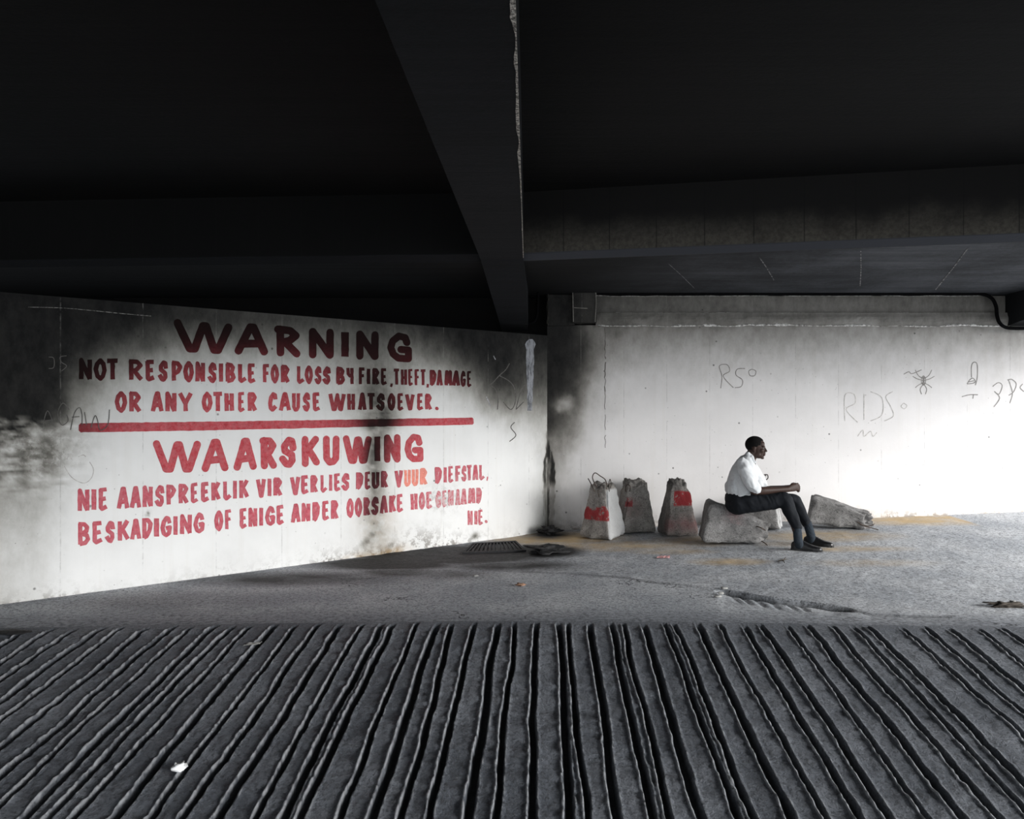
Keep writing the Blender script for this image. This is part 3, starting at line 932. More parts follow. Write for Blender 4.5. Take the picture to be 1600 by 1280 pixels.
# ------------------------------------------------------------------ painted lettering on the left wall
GL = {
    'A': [[(0.03, 1), (0.46, 0), (0.58, 0), (0.97, 1)], [(0.22, 0.70), (0.80, 0.66)]],
    'B': [[(0.12, 0), (0.14, 1)], [(0, 0.0), (0.6, 0.02), (0.9, 0.18), (0.8, 0.38), (0.3, 0.5)], [(0.3, 0.5), (0.85, 0.58), (1, 0.78), (0.7, 0.96), (0.14, 1)]],
    'C': [[(0.95, 0.30), (0.85, 0.06), (0.55, 0), (0.2, 0.22), (0, 0.58), (0.12, 0.88), (0.4, 1), (0.95, 0.80)]],
    'D': [[(0.18, 0), (0.2, 1)], [(0, 0.02), (0.65, 0.03), (1, 0.26), (0.88, 0.62), (0.5, 0.93), (0.2, 1)]],
    'E': [[(0.12, 0), (0.14, 0.92), (0.34, 1), (1, 0.90)], [(0.02, 0.02), (0.96, 0)], [(0.14, 0.50), (0.84, 0.47)]],
    'F': [[(0.2, 0), (0.22, 1)], [(0.02, 0.02), (1, 0)], [(0.2, 0.48), (0.9, 0.46)]],
    'G': [[(0.92, 0.30), (0.78, 0.06), (0.52, 0), (0.18, 0.24), (0, 0.58), (0.2, 0.90), (0.5, 1), (0.88, 0.90), (0.96, 0.57), (0.52, 0.60)]],
    'H': [[(0.04, 0), (0.1, 1)], [(0.92, 0), (0.96, 1)], [(0.08, 0.55), (0.94, 0.5)]],
    'I': [[(0.4, 0), (0.5, 1)]],
    'K': [[(0.06, 0), (0.08, 1)], [(0.92, 0), (0.12, 0.56)], [(0.36, 0.42), (0.98, 0.96)]],
    'L': [[(0.08, 0), (0.10, 0.90), (0.34, 1), (1, 0.84)]],
    'M': [[(0.02, 1), (0.14, 0), (0.5, 0.78), (0.86, 0), (0.98, 1)]],
    'N': [[(0.02, 1), (0.02, 0), (0.96, 1)], [(0.98, 1), (0.98, 0)]],
    'O': [[(0.5, 0), (0.86, 0.20), (1, 0.54), (0.8, 0.86), (0.52, 1), (0.2, 0.86), (0, 0.50), (0.16, 0.20), (0.5, 0), (0.86, 0.20)]],
    'P': [[(0.16, 0), (0.20, 1)], [(0, 0.01), (0.66, 0.04), (1, 0.24), (0.72, 0.50), (0.2, 0.66)]],
    'R': [[(0.12, 0), (0.14, 1)], [(0, 0.01), (0.64, 0.03), (0.94, 0.22), (0.62, 0.46), (0.14, 0.58)], [(0.4, 0.54), (0.98, 1)]],
    'S': [[(0.96, 0.34), (0.84, 0.06), (0.58, 0.02), (0.16, 0.26), (0.2, 0.44), (0.84, 0.62), (0.88, 0.84), (0.62, 1), (0.34, 0.97), (0, 0.76)]],
    'T': [[(0, 0.01), (1, 0)], [(0.52, 0), (0.54, 1)]],
    'U': [[(0.03, 0), (0.06, 0.82), (0.34, 1), (0.66, 0.98), (0.94, 0.84), (0.96, 0)]],
    'V': [[(0, 0), (0.48, 1), (0.6, 1), (1, 0)]],
    'W': [[(0, 0), (0.24, 1), (0.34, 1), (0.52, 0.05), (0.72, 1), (0.8, 1), (1, 0.02)]],
    'Y': [[(0, 0), (0.52, 0.58), (0.54, 1)], [(1, 0), (0.52, 0.58)]],
    'y': [[(0.06, 0), (0.12, 0.36), (0.44, 0.5), (0.9, 0.44)], [(0.9, 0), (0.96, 1)]],
    ',': [[(0.7, 0), (0.8, 0.45), (0.1, 1)]],
    '.': [[(0.3, 0.4), (0.7, 0.6)]],
}

LINES = [
    ('heading', 12.2, [(271, 498, 551), (420, 507, 556), (482, 512, 560), (592, 518, 563), (644, 521, 567)],
     [('W', 271, 363), ('A', 365, 420), ('R', 428, 470), ('N', 482, 522), ('I', 533, 545), ('N', 556, 592), ('G', 605, 644)]),
    ('line', 6.9, [(123, 559, 595), (224, 561.5, 596), (320, 565, 598.5), (452, 570, 599.5), (539, 573, 602), (605, 575.5, 602.5), (666, 577, 603.5), (737, 580, 605)],
     [('N', 123, 144), ('O', 146, 167), ('T', 165, 186), ('R', 199, 224), ('E', 226, 243), ('S', 246, 263), ('P', 266, 285), ('O', 286, 303), ('N', 305, 320.6),
      ('S', 324, 339), ('I', 342, 348.5), ('B', 351, 368), ('L', 371, 386), ('E', 386, 400), ('F', 409, 422), ('O', 422.5, 436), ('R', 437.5, 453),
      ('L', 463, 476), ('O', 476, 489), ('S', 490.5, 503), ('S', 503, 517), ('B', 524, 539), ('y', 540.5, 553), ('F', 559, 571), ('I', 573, 578.5), ('R', 580.5, 593), ('E', 594, 605),
      ('T', 613.5, 625), ('H', 626, 636), ('E', 637, 645.8), ('F', 646.7, 656), ('T', 655.7, 666), ('D', 670, 682), ('A', 681.5, 692), ('M', 694, 707), ('A', 706, 719), ('G', 719, 728), ('E', 729, 737)]),
    ('line', 6.9, [(179, 611, 645.5), (300, 612, 645), (402, 612.5, 644), (500, 613, 643), (602, 614, 642), (675, 615, 641.5)],
     [('O', 179, 199), ('R', 200, 221), ('A', 235, 256), ('N', 258, 276), ('Y', 278, 301), ('O', 315, 332), ('T', 331, 349), ('H', 350, 366), ('E', 371, 383), ('R', 385.6, 402),
      ('C', 418.5, 434), ('A', 435, 455), ('U', 456, 469), ('S', 472, 485), ('E', 487.5, 501), ('W', 513, 540), ('H', 542, 555), ('A', 559, 573), ('T', 572, 587), ('S', 587, 602),
      ('O', 605, 618), ('E', 620, 631), ('V', 632.6, 648), ('E', 650.6, 662), ('R', 663, 675)]),
    ('heading', 11.0, [(238, 688, 740.5), (358, 685, 736.5), (433, 682, 732.5), (531, 680.5, 727), (594, 679, 723.5), (662, 677.5, 722)],
     [('W', 238.6, 314), ('A', 314, 358), ('A', 364, 402), ('R', 405, 433), ('S', 436, 464), ('K', 470, 500), ('U', 504, 531), ('W', 535.5, 581), ('I', 585, 594), ('N', 599.5, 626), ('G', 632, 662)]),
    ('line', 6.5, [(121, 763.5, 801), (221, 759, 795), (295, 755, 787.5), (370, 749, 780.8), (441, 745, 776), (519, 740, 768.5), (606, 735, 763), (668, 730.4, 758.5), (709, 728, 754), (758, 725, 750.5)],
     [('N', 121, 140), ('I', 143, 150.6), ('E', 153, 169), ('A', 182, 202.5), ('A', 202.5, 221), ('N', 222.5, 239), ('S', 241, 257.5), ('P', 258, 275), ('R', 277.5, 295), ('E', 297, 310.5), ('E', 312.6, 328),
      ('K', 329.5, 345), ('L', 348, 362), ('I', 364, 370), ('K', 373, 389.5), ('V', 400, 415.4), ('I', 418, 424), ('R', 426, 441), ('V', 453, 469), ('E', 469.4, 483), ('R', 484, 497), ('L', 500, 511.5), ('I', 514, 519),
      ('E', 521, 532.6), ('S', 532.6, 546.6), ('D', 554.6, 568), ('E', 569, 580), ('U', 580.5, 593), ('R', 594, 606.4), ('V', 616, 629.4), ('u', 631, 642), ('u', 643, 654), ('r', 655, 667.8),
      ('D', 678, 690.7), ('I', 693, 698), ('E', 699.7, 709), ('F', 710, 720.4), ('S', 720.4, 729), ('T', 728, 738), ('A', 737.7, 747.5), ('L', 748, 758)]),
    ('line', 6.5, [(120, 816, 854), (180, 813, 848), (238, 808, 842), (300, 802, 835), (362, 795.5, 828), (444, 788.6, 820), (529, 780.5, 811.6), (592, 775, 804.6), (652, 769.5, 797.3), (709, 765, 791), (753, 761, 787)],
     [('B', 120, 141), ('E', 143, 161.5), ('S', 163.5, 180), ('K', 183, 203), ('A', 203, 221), ('D', 220, 238.5), ('I', 240.6, 248.5), ('G', 250.6, 269), ('I', 271, 277.5), ('N', 281, 300), ('G', 302, 320),
      ('O', 334.6, 349), ('F', 350, 362.5), ('E', 373.7, 386.7), ('N', 388, 402), ('I', 405, 411), ('G', 414, 430.5), ('E', 431, 444.5), ('A', 454, 470), ('N', 471, 485), ('D', 486.6, 500), ('E', 502.5, 515), ('R', 516, 529),
      ('O', 541, 553), ('O', 554, 566), ('R', 567, 578.6), ('S', 579, 592), ('A', 593, 606.4), ('K', 607.4, 619), ('E', 619, 630.4), ('H', 641, 652.7), ('O', 654, 664), ('E', 665, 676), ('G', 680, 689.6), ('E', 690, 698.6),
      ('N', 699.7, 708.7), ('A', 711, 719.5), ('A', 719.5, 730), ('M', 731, 743), ('D', 743, 753)]),
    ('line', 5.0, [(730, 798, 822), (756, 795.5, 820.5)], [('N', 730.5, 738.5), ('I', 741, 746), ('E', 746.4, 755)]),
]
EXTRA = [(1, ',', 609, 614, 598, 606, 3.6), (1, ',', 666, 670, 599, 607, 3.4), (2, '.', 679.5, 685, 635, 641.6, 5), (4, ',', 759.6, 763, 744, 752, 2.2), (6, '.', 757, 761.5, 812, 818, 4.2)]
M_RED = paint_mat('red_sign_paint', (0.385, 0.036, 0.050))
M_PINK = paint_mat('faded_red_sign_paint', (0.40, 0.060, 0.085))
M_SALM = paint_mat('salmon_sign_paint', (0.62, 0.19, 0.14))


class Paint:
    def __init__(self): self.V = []; self.F = []; self.p = []; self.c = 0

    def add(self, quads, wob=0.4):
        for q in quads:
            off = 0.0012 + 0.00004 * (self.c % 61); self.c += 1
            o = len(self.V)
            for (x, y) in q:
                x2 = x + (float(vnoise(x / 3.1, y / 3.1)) - 0.5) * wob * 2
                y2 = y + (float(vnoise(x / 3.1 + 50, y / 3.1)) - 0.5) * wob * 2
                self.V.append(left_pt(x2, y2, off))
                self.p.append((x2, y2))
            self.F.append(tuple(range(o + len(q) - 1, o - 1, -1)))

    def build(self, name, mat, label):
        if self.V:
            q = np.array(self.p)
            ls = np.clip((left_soot(q[:, 0], q[:, 1]) - 0.03) / 0.97, 0, 1)
            o = mesh(name, self.V, self.F, mat, wl, attrs={'soot': 1 - (1 - ls) ** 2.6, 'worn': worn_fn(q[:, 0], q[:, 1])})
            o['label'] = label


def worn_fn(x, y):
    return np.clip(0.12 + 0.6 * np.exp(-((x - 690) / 30) ** 2 - ((y - 783) / 16) ** 2) + 0.2 * sstep(640, 740, x) * sstep(700, 760, y), 0, 1)


NAMES = ['WARNING in large dark red letters', 'first line of small English text', 'second line of small English text', 'WAARSKUWING in large red letters',
         'first line of small Afrikaans text', 'second line of small Afrikaans text', 'last short word of the Afrikaans text']
for li, (kind, sw, edges, letters) in enumerate(LINES):
    A = Paint(); B = Paint(); Cc = Paint()
    ex_ = [e[0] for e in edges]; et = [e[1] for e in edges]; eb = [e[2] for e in edges]
    allL = [(c, a, b, None, None, None) for c, a, b in letters] + [(c, a, b, t, bt, sww) for (l, c, a, b, t, bt, sww) in EXTRA if l == li]
    for c, a, b, t, bt, sww in allL:
        wd_ = sww or sw * float(np.interp((a + b) / 2, [120, 450, 750], [1.06, 0.93, 0.76])) if kind == 'line' else sw * float(np.interp((a + b) / 2, [240, 660], [1.08, 0.9]))
        up = c.upper() if c in 'ur' else c
        if up == 'I': wd_ = b - a
        bw = b - a
        wd_ = min(wd_, bw * 0.42) if up not in 'I.,' else wd_
        ink = Cc if c in 'ur' else A
        for st in GL[up]:
            pts = []
            if up == 'W' and kind == 'heading':
                st = [(0, 0), (0.24, 0.98), (0.34, 0.98), (0.50, 0.06), (0.56, 0.06), (0.72, 1), (0.80, 1), (1, 0.06)]
            if up == 'G' and kind == 'heading':
                st = [(0.90, 0.27), (0.80, 0.05), (0.45, 0), (0.10, 0.24), (0, 0.55), (0.14, 0.84), (0.42, 1), (0.98, 1), (0.98, 0.60), (0.56, 0.60)]
            for (gx, gy) in st:
                x = a + wd_ / 2 + gx * max(bw - wd_, 0.01)
                tt = t if t is not None else float(np.interp(x, ex_, et))
                bb = bt if bt is not None else float(np.interp(x, ex_, eb))
                y = tt + wd_ / 2 + gy * max(bb - tt - wd_, 0.1)
                pts.append((x, y))
            rnd = kind == 'heading' or up == '.'
            if rnd and up not in 'I.':
                ink.add(ribbon(pts, wd_, 0.0, True), 0.25)
            elif up == '.':
                ink.add(ribbon([pts[0], (pts[0][0] + 0.6, pts[0][1] + 0.6)], wd_, 0.0, True), 0.2)
            else:
                ink.add(ribbon(pts, wd_, 0.16), 0.4)
    A.build('painted_lettering', M_RED if li < 4 else M_PINK, NAMES[li])
    Cc.build('painted_lettering', M_SALM, 'faded salmon letters UUR of the word VUUR')
bar = Paint()
bt_ = lambda x: np.interp(x, [123, 310, 460, 600, 739], [661.5, 659.2, 657, 654.8, 652.6])
bb_ = lambda x: np.interp(x, [123, 310, 460, 600, 739], [675.8, 673, 669.5, 666.6, 663.8])
xsb = list(np.arange(126, 738, 6)) + [738]
qs = []
for a, b in zip(xsb[:-1], xsb[1:]):
    qs.append([(a, float(bt_(a))), (b, float(bt_(b))), (b, float(bb_(b))), (a, float(bb_(a)))])
qs.append([(126, float(bt_(126))), (126, float(bb_(126))), (123, 672.5), (123, 664.5)])
qs.append([(738, float(bt_(738))), (740, 655), (740, 662), (738, float(bb_(738)))])
bar.add(qs, 0.5)
bar.build('painted_lettering', M_RED, 'long red dividing bar between the two texts')

# ------------------------------------------------------------------ scribbles on the walls
def back_pt(px, py, off=0.0):
    d = CY - off
    return P(px, py, d)


def scribble(strokes, wid, ptf, mat, parent, label, off=0.0012):
    V = []; Fc = []
    for si, st in enumerate(strokes):
        # smooth the stroke
        pts = []
        st = [np.array(q, float) for q in st]
        for i in range(len(st) - 1):
            p0 = st[max(i - 1, 0)]; p1 = st[i]; p2 = st[i + 1]; p3 = st[min(i + 2, len(st) - 1)]
            for t in np.linspace(0, 1, 6)[:-1]:
                pts.append(0.5 * ((2 * p1) + (-p0 + p2) * t + (2 * p0 - 5 * p1 + 4 * p2 - p3) * t * t + (-p0 + 3 * p1 - 3 * p2 + p3) * t ** 3))
        pts.append(st[-1])
        for q in ribbon(pts, wid, 0.0):
            o = len(V)
            V += [ptf(x, y, off + 0.00002 * (len(Fc) % 37)) for x, y in q]
            Fc.append(tuple(range(o + len(q) - 1, o - 1, -1)))
    o = mesh('graffiti', V, Fc, mat, parent)
    o['label'] = label
    return o


M_PEN = plain('grey_marker', (0.24, 0.23, 0.22), 0.95)
M_PALE = plain('pale_grey_marker', (0.46, 0.445, 0.43), 0.95)
M_DARK = plain('black_marker', (0.06, 0.05, 0.05), 0.9)
M_SCR = plain('dark_scratch', (0.10, 0.095, 0.09), 0.9)
M_WHT = plain('white_smear', (0.34, 0.34, 0.36), 0.9, 40, 0.5)
scribble([[(1126, 607), (1128, 588), (1124, 572), (1136, 570), (1140, 580), (1130, 588), (1146, 606)], [(1164, 576), (1152, 577), (1150, 586), (1160, 594), (1158, 604), (1148, 606)],
          [(1175, 577), (1181, 580), (1179, 587), (1172, 587), (1170, 580), (1175, 577)]], 1.3, back_pt, M_PEN, wb, 'grey scribbled letters RS with a small circle')
sp = []
for a in (-1, 1):
    sp += [[(1443, 592), (1443 + a * 8, 587), (1443 + a * 13, 578)], [(1443, 595), (1443 + a * 10, 592), (1443 + a * 17, 588)], [(1443, 598), (1443 + a * 8, 602), (1443 + a * 13, 606)], [(1443, 600), (1443 + a * 5, 608), (1443 + a * 3, 616)]]
sp += [[(1443, 587), (1446, 591), (1446, 598), (1443, 602), (1440, 598), (1440, 591), (1443, 587)], [(1443, 588), (1443, 601)], [(1442, 589), (1442, 601)], [(1444, 589), (1444, 601)], [(1412, 585), (1420, 581), (1425, 584), (1440, 578)]]
scribble(sp, 1.2, back_pt, M_PEN, wb, 'grey drawing of a spider')
scribble([[(1518, 590), (1518, 572), (1522, 566), (1527, 570), (1527, 590), (1524, 602)], [(1511, 600), (1515, 594), (1520, 591), (1524, 596), (1520, 599), (1511, 600)], [(1513, 597), (1522, 595)], [(1503, 620), (1515, 617), (1528, 617)], [(1521, 617), (1520, 623)]],
         1.4, back_pt, M_PEN, wb, 'grey looped scribble with a short line under it')
scribble([[(1551, 604), (1560, 598), (1566, 603), (1561, 616), (1554, 612), (1562, 622), (1553, 636)], [(1574, 594), (1581, 593), (1588, 600), (1584, 612), (1576, 618)], [(1576, 594), (1582, 614), (1578, 630)], [(1598, 600), (1594, 606), (1600, 612)]], 1.3, back_pt, M_PEN, wb, 'grey scribbled letters at the right edge')
scribble([[(1320, 658), (1320, 618), (1334, 616), (1336, 630), (1322, 640), (1340, 660)], [(1350, 616), (1350, 656)], [(1360, 612), (1378, 622), (1378, 648), (1360, 658)], [(1395, 612), (1384, 620), (1392, 636), (1396, 650), (1382, 658)],
          [(1412, 630), (1417, 634), (1413, 639), (1408, 635), (1412, 630)], [(1340, 682), (1348, 672), (1350, 682), (1360, 674), (1364, 682), (1370, 676)]], 1.2, back_pt, M_PALE, wb, 'large very faint scribbled letters')
scribble([[(1194, 742), (1199, 742), (1200, 747), (1197, 750)], [(1195, 741), (1197, 744)]], 1.6, back_pt, M_DARK, wb, 'small black hook mark beside the man')
scribble([[(66, 668), (74, 642), (84, 664)], [(70, 658), (82, 656)], [(108, 640), (98, 630), (90, 646), (96, 664), (106, 658), (104, 648)], [(110, 672), (116, 646), (124, 637), (128, 648), (128, 664)], [(112, 652), (124, 651)], [(132, 644), (135, 664)],
          [(142, 668), (148, 650), (152, 656), (156, 672), (168, 664), (171, 640)]], 1.3, left_pt, M_SCR, wl, 'thin scratched word AGAIN at the left end of the red bar', 0.0052)
scribble([[(76, 558), (84, 560), (84, 574), (76, 576)], [(104, 556), (94, 558), (96, 566), (104, 572), (96, 580)]], 1.2, left_pt, M_SCR, wl, 'thin scratched letters in the soot')
scribble([[(100, 728), (112, 746), (130, 755), (142, 748), (146, 734), (140, 722)], [(104, 718), (108, 712), (112, 718)], [(122, 714), (130, 711), (134, 714)]], 1.3, left_pt, M_PALE, wl, 'pale curved smile line')
scribble([[(764, 602), (770, 598), (780, 587), (790, 578), (796, 568)], [(764, 602), (774, 608), (778, 625), (777, 640)], [(780, 587), (796, 596), (804, 608), (805, 628), (798, 640), (786, 628)], [(806, 640), (812, 616), (816, 606), (822, 600)], [(806, 640), (818, 628)],
          [(804, 660), (798, 668), (806, 680), (796, 690)]], 1.4, left_pt, M_SCR, wl, 'dark scribbled curves left of the corner')
scribble([[(44, 480), (90, 481), (130, 484), (190, 490), (236, 494)]], 1.0, left_pt, plain('pale_crack', (0.16, 0.155, 0.145), 0.95, 60, 0.9), wl, 'thin pale horizontal joint line in the soot')
scribble([[(771, 556), (774, 562)], [(760, 620), (766, 634)]], 1.4, left_pt, M_WHT, wl, 'short pale scratches')
V = []; Fc = []
px_w = np.interp(np.arange(530, 646, 4), [530, 545, 600, 645], [829, 828, 828, 827.5])
for i, y in enumerate(np.arange(530, 646, 4)):
    hw = float(np.interp(y, [530, 536, 550, 600, 645], [2.5, 7.5, 6, 5.2, 3.0])) * (0.85 + 0.3 * float(vnoise(y / 7.0, 3.0)))
    V += [left_pt(px_w[i] - hw, y, 0.003), left_pt(px_w[i] + hw, y, 0.003)]
    if i: Fc.append((2 * i - 2, 2 * i, 2 * i + 1, 2 * i - 1))
k = NT('white_drip_paint')
k.out(k.mix(k.ramp(k.noise(k.mapv(k.pos(), (1, 1, 0.3)), 30, 5, 0.7), 0.35, 0.6), (0.10, 0.105, 0.115), (0.30, 0.31, 0.335)), 0.8)
mesh('paint_smear', V, Fc, k.m, wl)['label'] = 'pale vertical paint smear'

# vertical cracked joint and small chips on the back wall
M_CRK = plain('crack_dirt', (0.13, 0.12, 0.11), 0.95)
cx_ = lambda y: 945.5 + (float(vnoise(y / 5.0, 1.0)) - 0.5) * 2.4
for wd_, segs in ((1.5, [(508, 522), (532, 548), (557, 561), (566, 590), (604, 612)]), (0.8, [(522, 532), (548, 556), (590, 604), (612, 640), (648, 672), (680, 700)])):
    scribble([[(cx_(y), y) for y in np.linspace(a_, b_, max(3, int((b_ - a_) / 3)))] for a_, b_ in segs], wd_, back_pt, M_CRK, wb, 'dark cracked vertical joint')
scribble([[(848.5 + (float(vnoise(y / 3.0, 8.0)) - 0.5) * 2, y) for y in np.arange(456, 512, 4)]], 1.6, lambda a, b, o: P(a + 7, b, CY - 0.06), plain('pale_chip', (0.34, 0.32, 0.28), 0.9), wb, 'pale chipped corner edge')
for st in ([[(895, 453), (896, 503)], [(897, 453), (929, 452), (930, 503)], [(897, 481), (918, 482)]],):
    scribble(st, 1.2, lambda a, b, o: P(a, b, CY - 0.155), plain('pale_chip_line', (0.22, 0.21, 0.19), 0.9), wb, 'pale chipped edges of the corbel block')

# ------------------------------------------------------------------ cables and wall-top shadow gap
M_RUB = plain('black_rubber', (0.004, 0.004, 0.0045), 0.95, spec=0.05)


def smoothpath(pts, n=8):
    out = []
    for i in range(len(pts) - 1):
        p0 = pts[max(i - 1, 0)]; p1 = pts[i]; p2 = pts[i + 1]; p3 = pts[min(i + 2, len(pts) - 1)]
        for t in np.linspace(0, 1, n + 1)[:-1]:
            out.append(0.5 * ((2 * p1) + (p2 - p0) * t + (2 * p0 - 5 * p1 + 4 * p2 - p3) * t * t + (3 * p1 - p0 - 3 * p2 + p3) * t ** 3))
    out.append(pts[-1])
    return out


pts = [P(x, y, 9.63) for x, y in [(932, 458.5), (1100, 459), (1300, 459.5), (1480, 459), (1528, 459), (1548, 465), (1556, 478), (1558, 494), (1563, 506), (1576, 512.5), (1610, 513), (1660, 513)]]  # straight run is a dark tube drawn for the shadow gap
v, f = tube(smoothpath(pts), 0.022, 8)
tag(mesh('cable', v, f, M_RUB, smooth=True), 'black cable bending down at the right, with a dark run for the wall-top shadow gap', 'cable')
pts = [P(841, 446, 9.55), P(840.5, 470, 9.55), P(839, 492, 9.55), P(834, 503, 9.52), P(822, 507, 9.45)]
v, f = tube(smoothpath(pts), 0.017, 8)
tag(mesh('cable', v, f, M_RUB, smooth=True), 'short black cable curving down beside the corner beam end', 'cable')

# ------------------------------------------------------------------ concrete bollards
def conc_mat(name, tone, warm=(1.0, 0.95, 0.9)):
    k = NT(name)
    p = k.obj()
    n1 = k.noise(p, 4.5, 5, 0.65); n2 = k.noise(p, 38, 5, 0.7)
    pt = k.voro(p, 42)
    a = tuple(tone * 0.55 * q for q in warm); b = tuple(tone * 1.15 * q for q in warm)
    c = k.mix(k.ramp(n1, 0.32, 0.68), a, b)
    c = k.mix(k.ramp(n2, 0.5, 0.72, 0, 0.7), c, tuple(tone * 0.18 * q for q in warm))
    spk = k.ramp(k.noise(p, 75, 4, 0.8), 0.54, 0.62)
    c = k.mix(k.math('MULTIPLY', spk, 0.7), c, tuple(tone * 0.22 * q for q in warm))
    c = k.mix(k.math('MULTIPLY', k.ramp(k.noise(p, 90, 3, 0.8), 0.6, 0.68), 0.6), c, tuple(min(0.8, tone * 1.9) for q in warm))
    c = k.mix(k.math('MULTIPLY', k.ramp(pt, 0.1, 0.25, 0.45, 0), k.ramp(n1, 0.45, 0.6)), c, tuple(tone * 0.3 * q for q in warm))
    c = k.mix(k.attr('pale'), c, k.mix(n2, (0.50, 0.51, 0.52), (0.80, 0.80, 0.80)))
    red = k.math('MULTIPLY', k.attr('paint'), k.ramp(k.noise(p, 11, 5, 0.75), 0.36, 0.46))
    c = k.mix(red, c, (0.33, 0.035, 0.04))
    c = k.mix(k.math('MULTIPLY', k.attr('stain'), k.ramp(n1, 0.3, 0.6)), c, (0.24, 0.07, 0.08))
    c = k.mix(k.attr('dark_tone'), c, (0.035, 0.032, 0.03))
    h = k.math('ADD', n2, k.math('MULTIPLY', k.ramp(k.noise(p, 75, 4, 0.8), 0.4, 0.6), 0.5))
    return k.out(c, 0.9, k.bump(h, 0.7, 0.012), 0.2)


M_CONC = conc_mat('weathered_concrete', 0.37, (1.0, 0.94, 0.88))
M_CONC2 = conc_mat('grey_weathered_concrete', 0.29, (1.0, 0.98, 0.97))
k = NT('rusty_steel')
k.out(k.mix(k.ramp(k.noise(k.obj(), 60, 4), 0.35, 0.65), (0.02, 0.017, 0.015), (0.075, 0.05, 0.038)), 0.75)
M_RUST = k.m


def bollard(label, M, seed, w0=0.48, w1=0.21, h=0.64, paint=None, stain=None, pale=None, dark_tone=None, mat=None, broken=0.014, group=None, w0y=None, w1y=None):
    n = 34
    V = []; Fc = []; at = {'paint': [], 'stain': [], 'pale': [], 'dark_tone': []}
    idx = {}
    w0y = w0y or w0; w1y = w1y or w1
    sh = Vector((seed * 7.3, seed * 3.1, seed * 5.7))

    def vert(i, j, kx):
        key = (i, j, kx)
        if key in idx: return idx[key]
        a = np.array([i / n * 2 - 1, j / n * 2 - 1, kx / n * 2 - 1])
        hh = np.array([w0 / 2, w0y / 2, h / 2]); r = 0.045
        q = a * hh
        core = np.clip(q, -(hh - r), hh - r)
        d = q - core; ln = np.linalg.norm(d)
        if ln > 1e-9:
            q = core + d / ln * r
        t = (q[2] + h / 2) / h
        s = 1 + (w1 / w0 - 1) * t
        sy = 1 + (w1y / w0y - 1) * t
        p = Vector((q[0] * s, q[1] * sy, q[2] + h / 2))
        nn = Vector(tuple(a)).normalized()
        ev = abs(a[0]) ** 6 + abs(a[1]) ** 6 + abs(a[2]) ** 6
        edge = max(0.0, ev - 1.0)
        m1 = mnoise.noise(p * 5 + sh); m2 = mnoise.noise(p * 14 + sh); m3 = mnoise.noise(p * 34 + sh)
        dsp = 0.016 * m1 + 0.010 * m2 + 0.005 * m3
        dsp -= max(0, edge) * max(0, mnoise.noise(p * 9 - sh) + 0.25) * 0.045
        if t > 0.72:
            dsp += (t - 0.72) / 0.28 * broken * (m2 + 0.7 * m1 + 0.7 * m3 - 0.25)
        p = p + nn * dsp
        if t > 0.93: p.z += broken * 1.2 * (m2 + m3) - broken * 0.4
        if p.z < 0.012: p.z = max(p.z, 0.0)
        at['paint'].append(paint(p, t, a) if paint else 0)
        at['stain'].append(stain(p, t, a) if stain else 0)
        at['pale'].append(pale(p, t, a) if pale else 0)
        g = max(0.0, (t - 0.86) * 3.0) * (0.5 + m2) + (dark_tone(p, t, a) if dark_tone else 0)
        at['dark_tone'].append(min(0.85, max(0, g)))
        idx[key] = len(V); V.append(p)
        return idx[key]

    for ax in range(3):
        for side in (0, n):
            for i in range(n):
                for j in range(n):
                    q = []
                    for (di, dj) in ((0, 0), (1, 0), (1, 1), (0, 1)):
                        c = [0, 0, 0]
                        c[ax] = side; c[(ax + 1) % 3] = i + di; c[(ax + 2) % 3] = j + dj
                        q.append(vert(*c))
                    Fc.append(tuple(q) if side else tuple(reversed(q)))
    o = mesh('concrete_bollard', V, Fc, mat or M_CONC, smooth=True, attrs=at)
    o.matrix_world = M
    bpy.context.view_layer.update()
    tag(o, label, 'bollard', group)
    return o


def settle(o, sink=0.008):
    """lower the block until it touches the ground"""
    M = o.matrix_world.copy()
    m = 9
    for v in o.data.vertices:
        q = M @ v.co
        m = min(m, q.z - float(gz(q.x, q.y)))
    M.translation.z -= m + sink
    o.matrix_world = M
    bpy.context.view_layer.update()


def upright(px, py, yaw, lean=0.0, leany=0.0):
    p = G(px, py)
    return Matrix.Translation(p) @ Matrix.Rotation(math.radians(yaw), 4, 'Z') @ Matrix.Rotation(math.radians(lean), 4, 'Y') @ Matrix.Rotation(math.radians(leany), 4, 'X')


def lying(px, py, yaw, roll=0.0, tap=10.5, back=0.24):
    p = G(px, py) + Vector((0, back, 0))
    return Matrix.Translation(p) @ Matrix.Rotation(math.radians(yaw), 4, 'Z') @ Matrix.Rotation(math.radians(90 + tap), 4, 'Y') @ Matrix.Rotation(math.radians(roll), 4, 'Z')


def rebar(parent, pts, r=0.006):
    """steel bar; points in image position and depth"""
    v, f = tube(smoothpath([P(*q) for q in pts], 5), r, 7)
    o = mesh('steel_bar', v, f, M_RUST, parent, True)
    return o


def band(lo, hi, sx=None):
    def fn(p, t, a):
        ok = 1.0 if lo < t < hi else 0.0
        if sx: ok *= 1.0 if sx(a) else 0.0
        return ok
    return fn


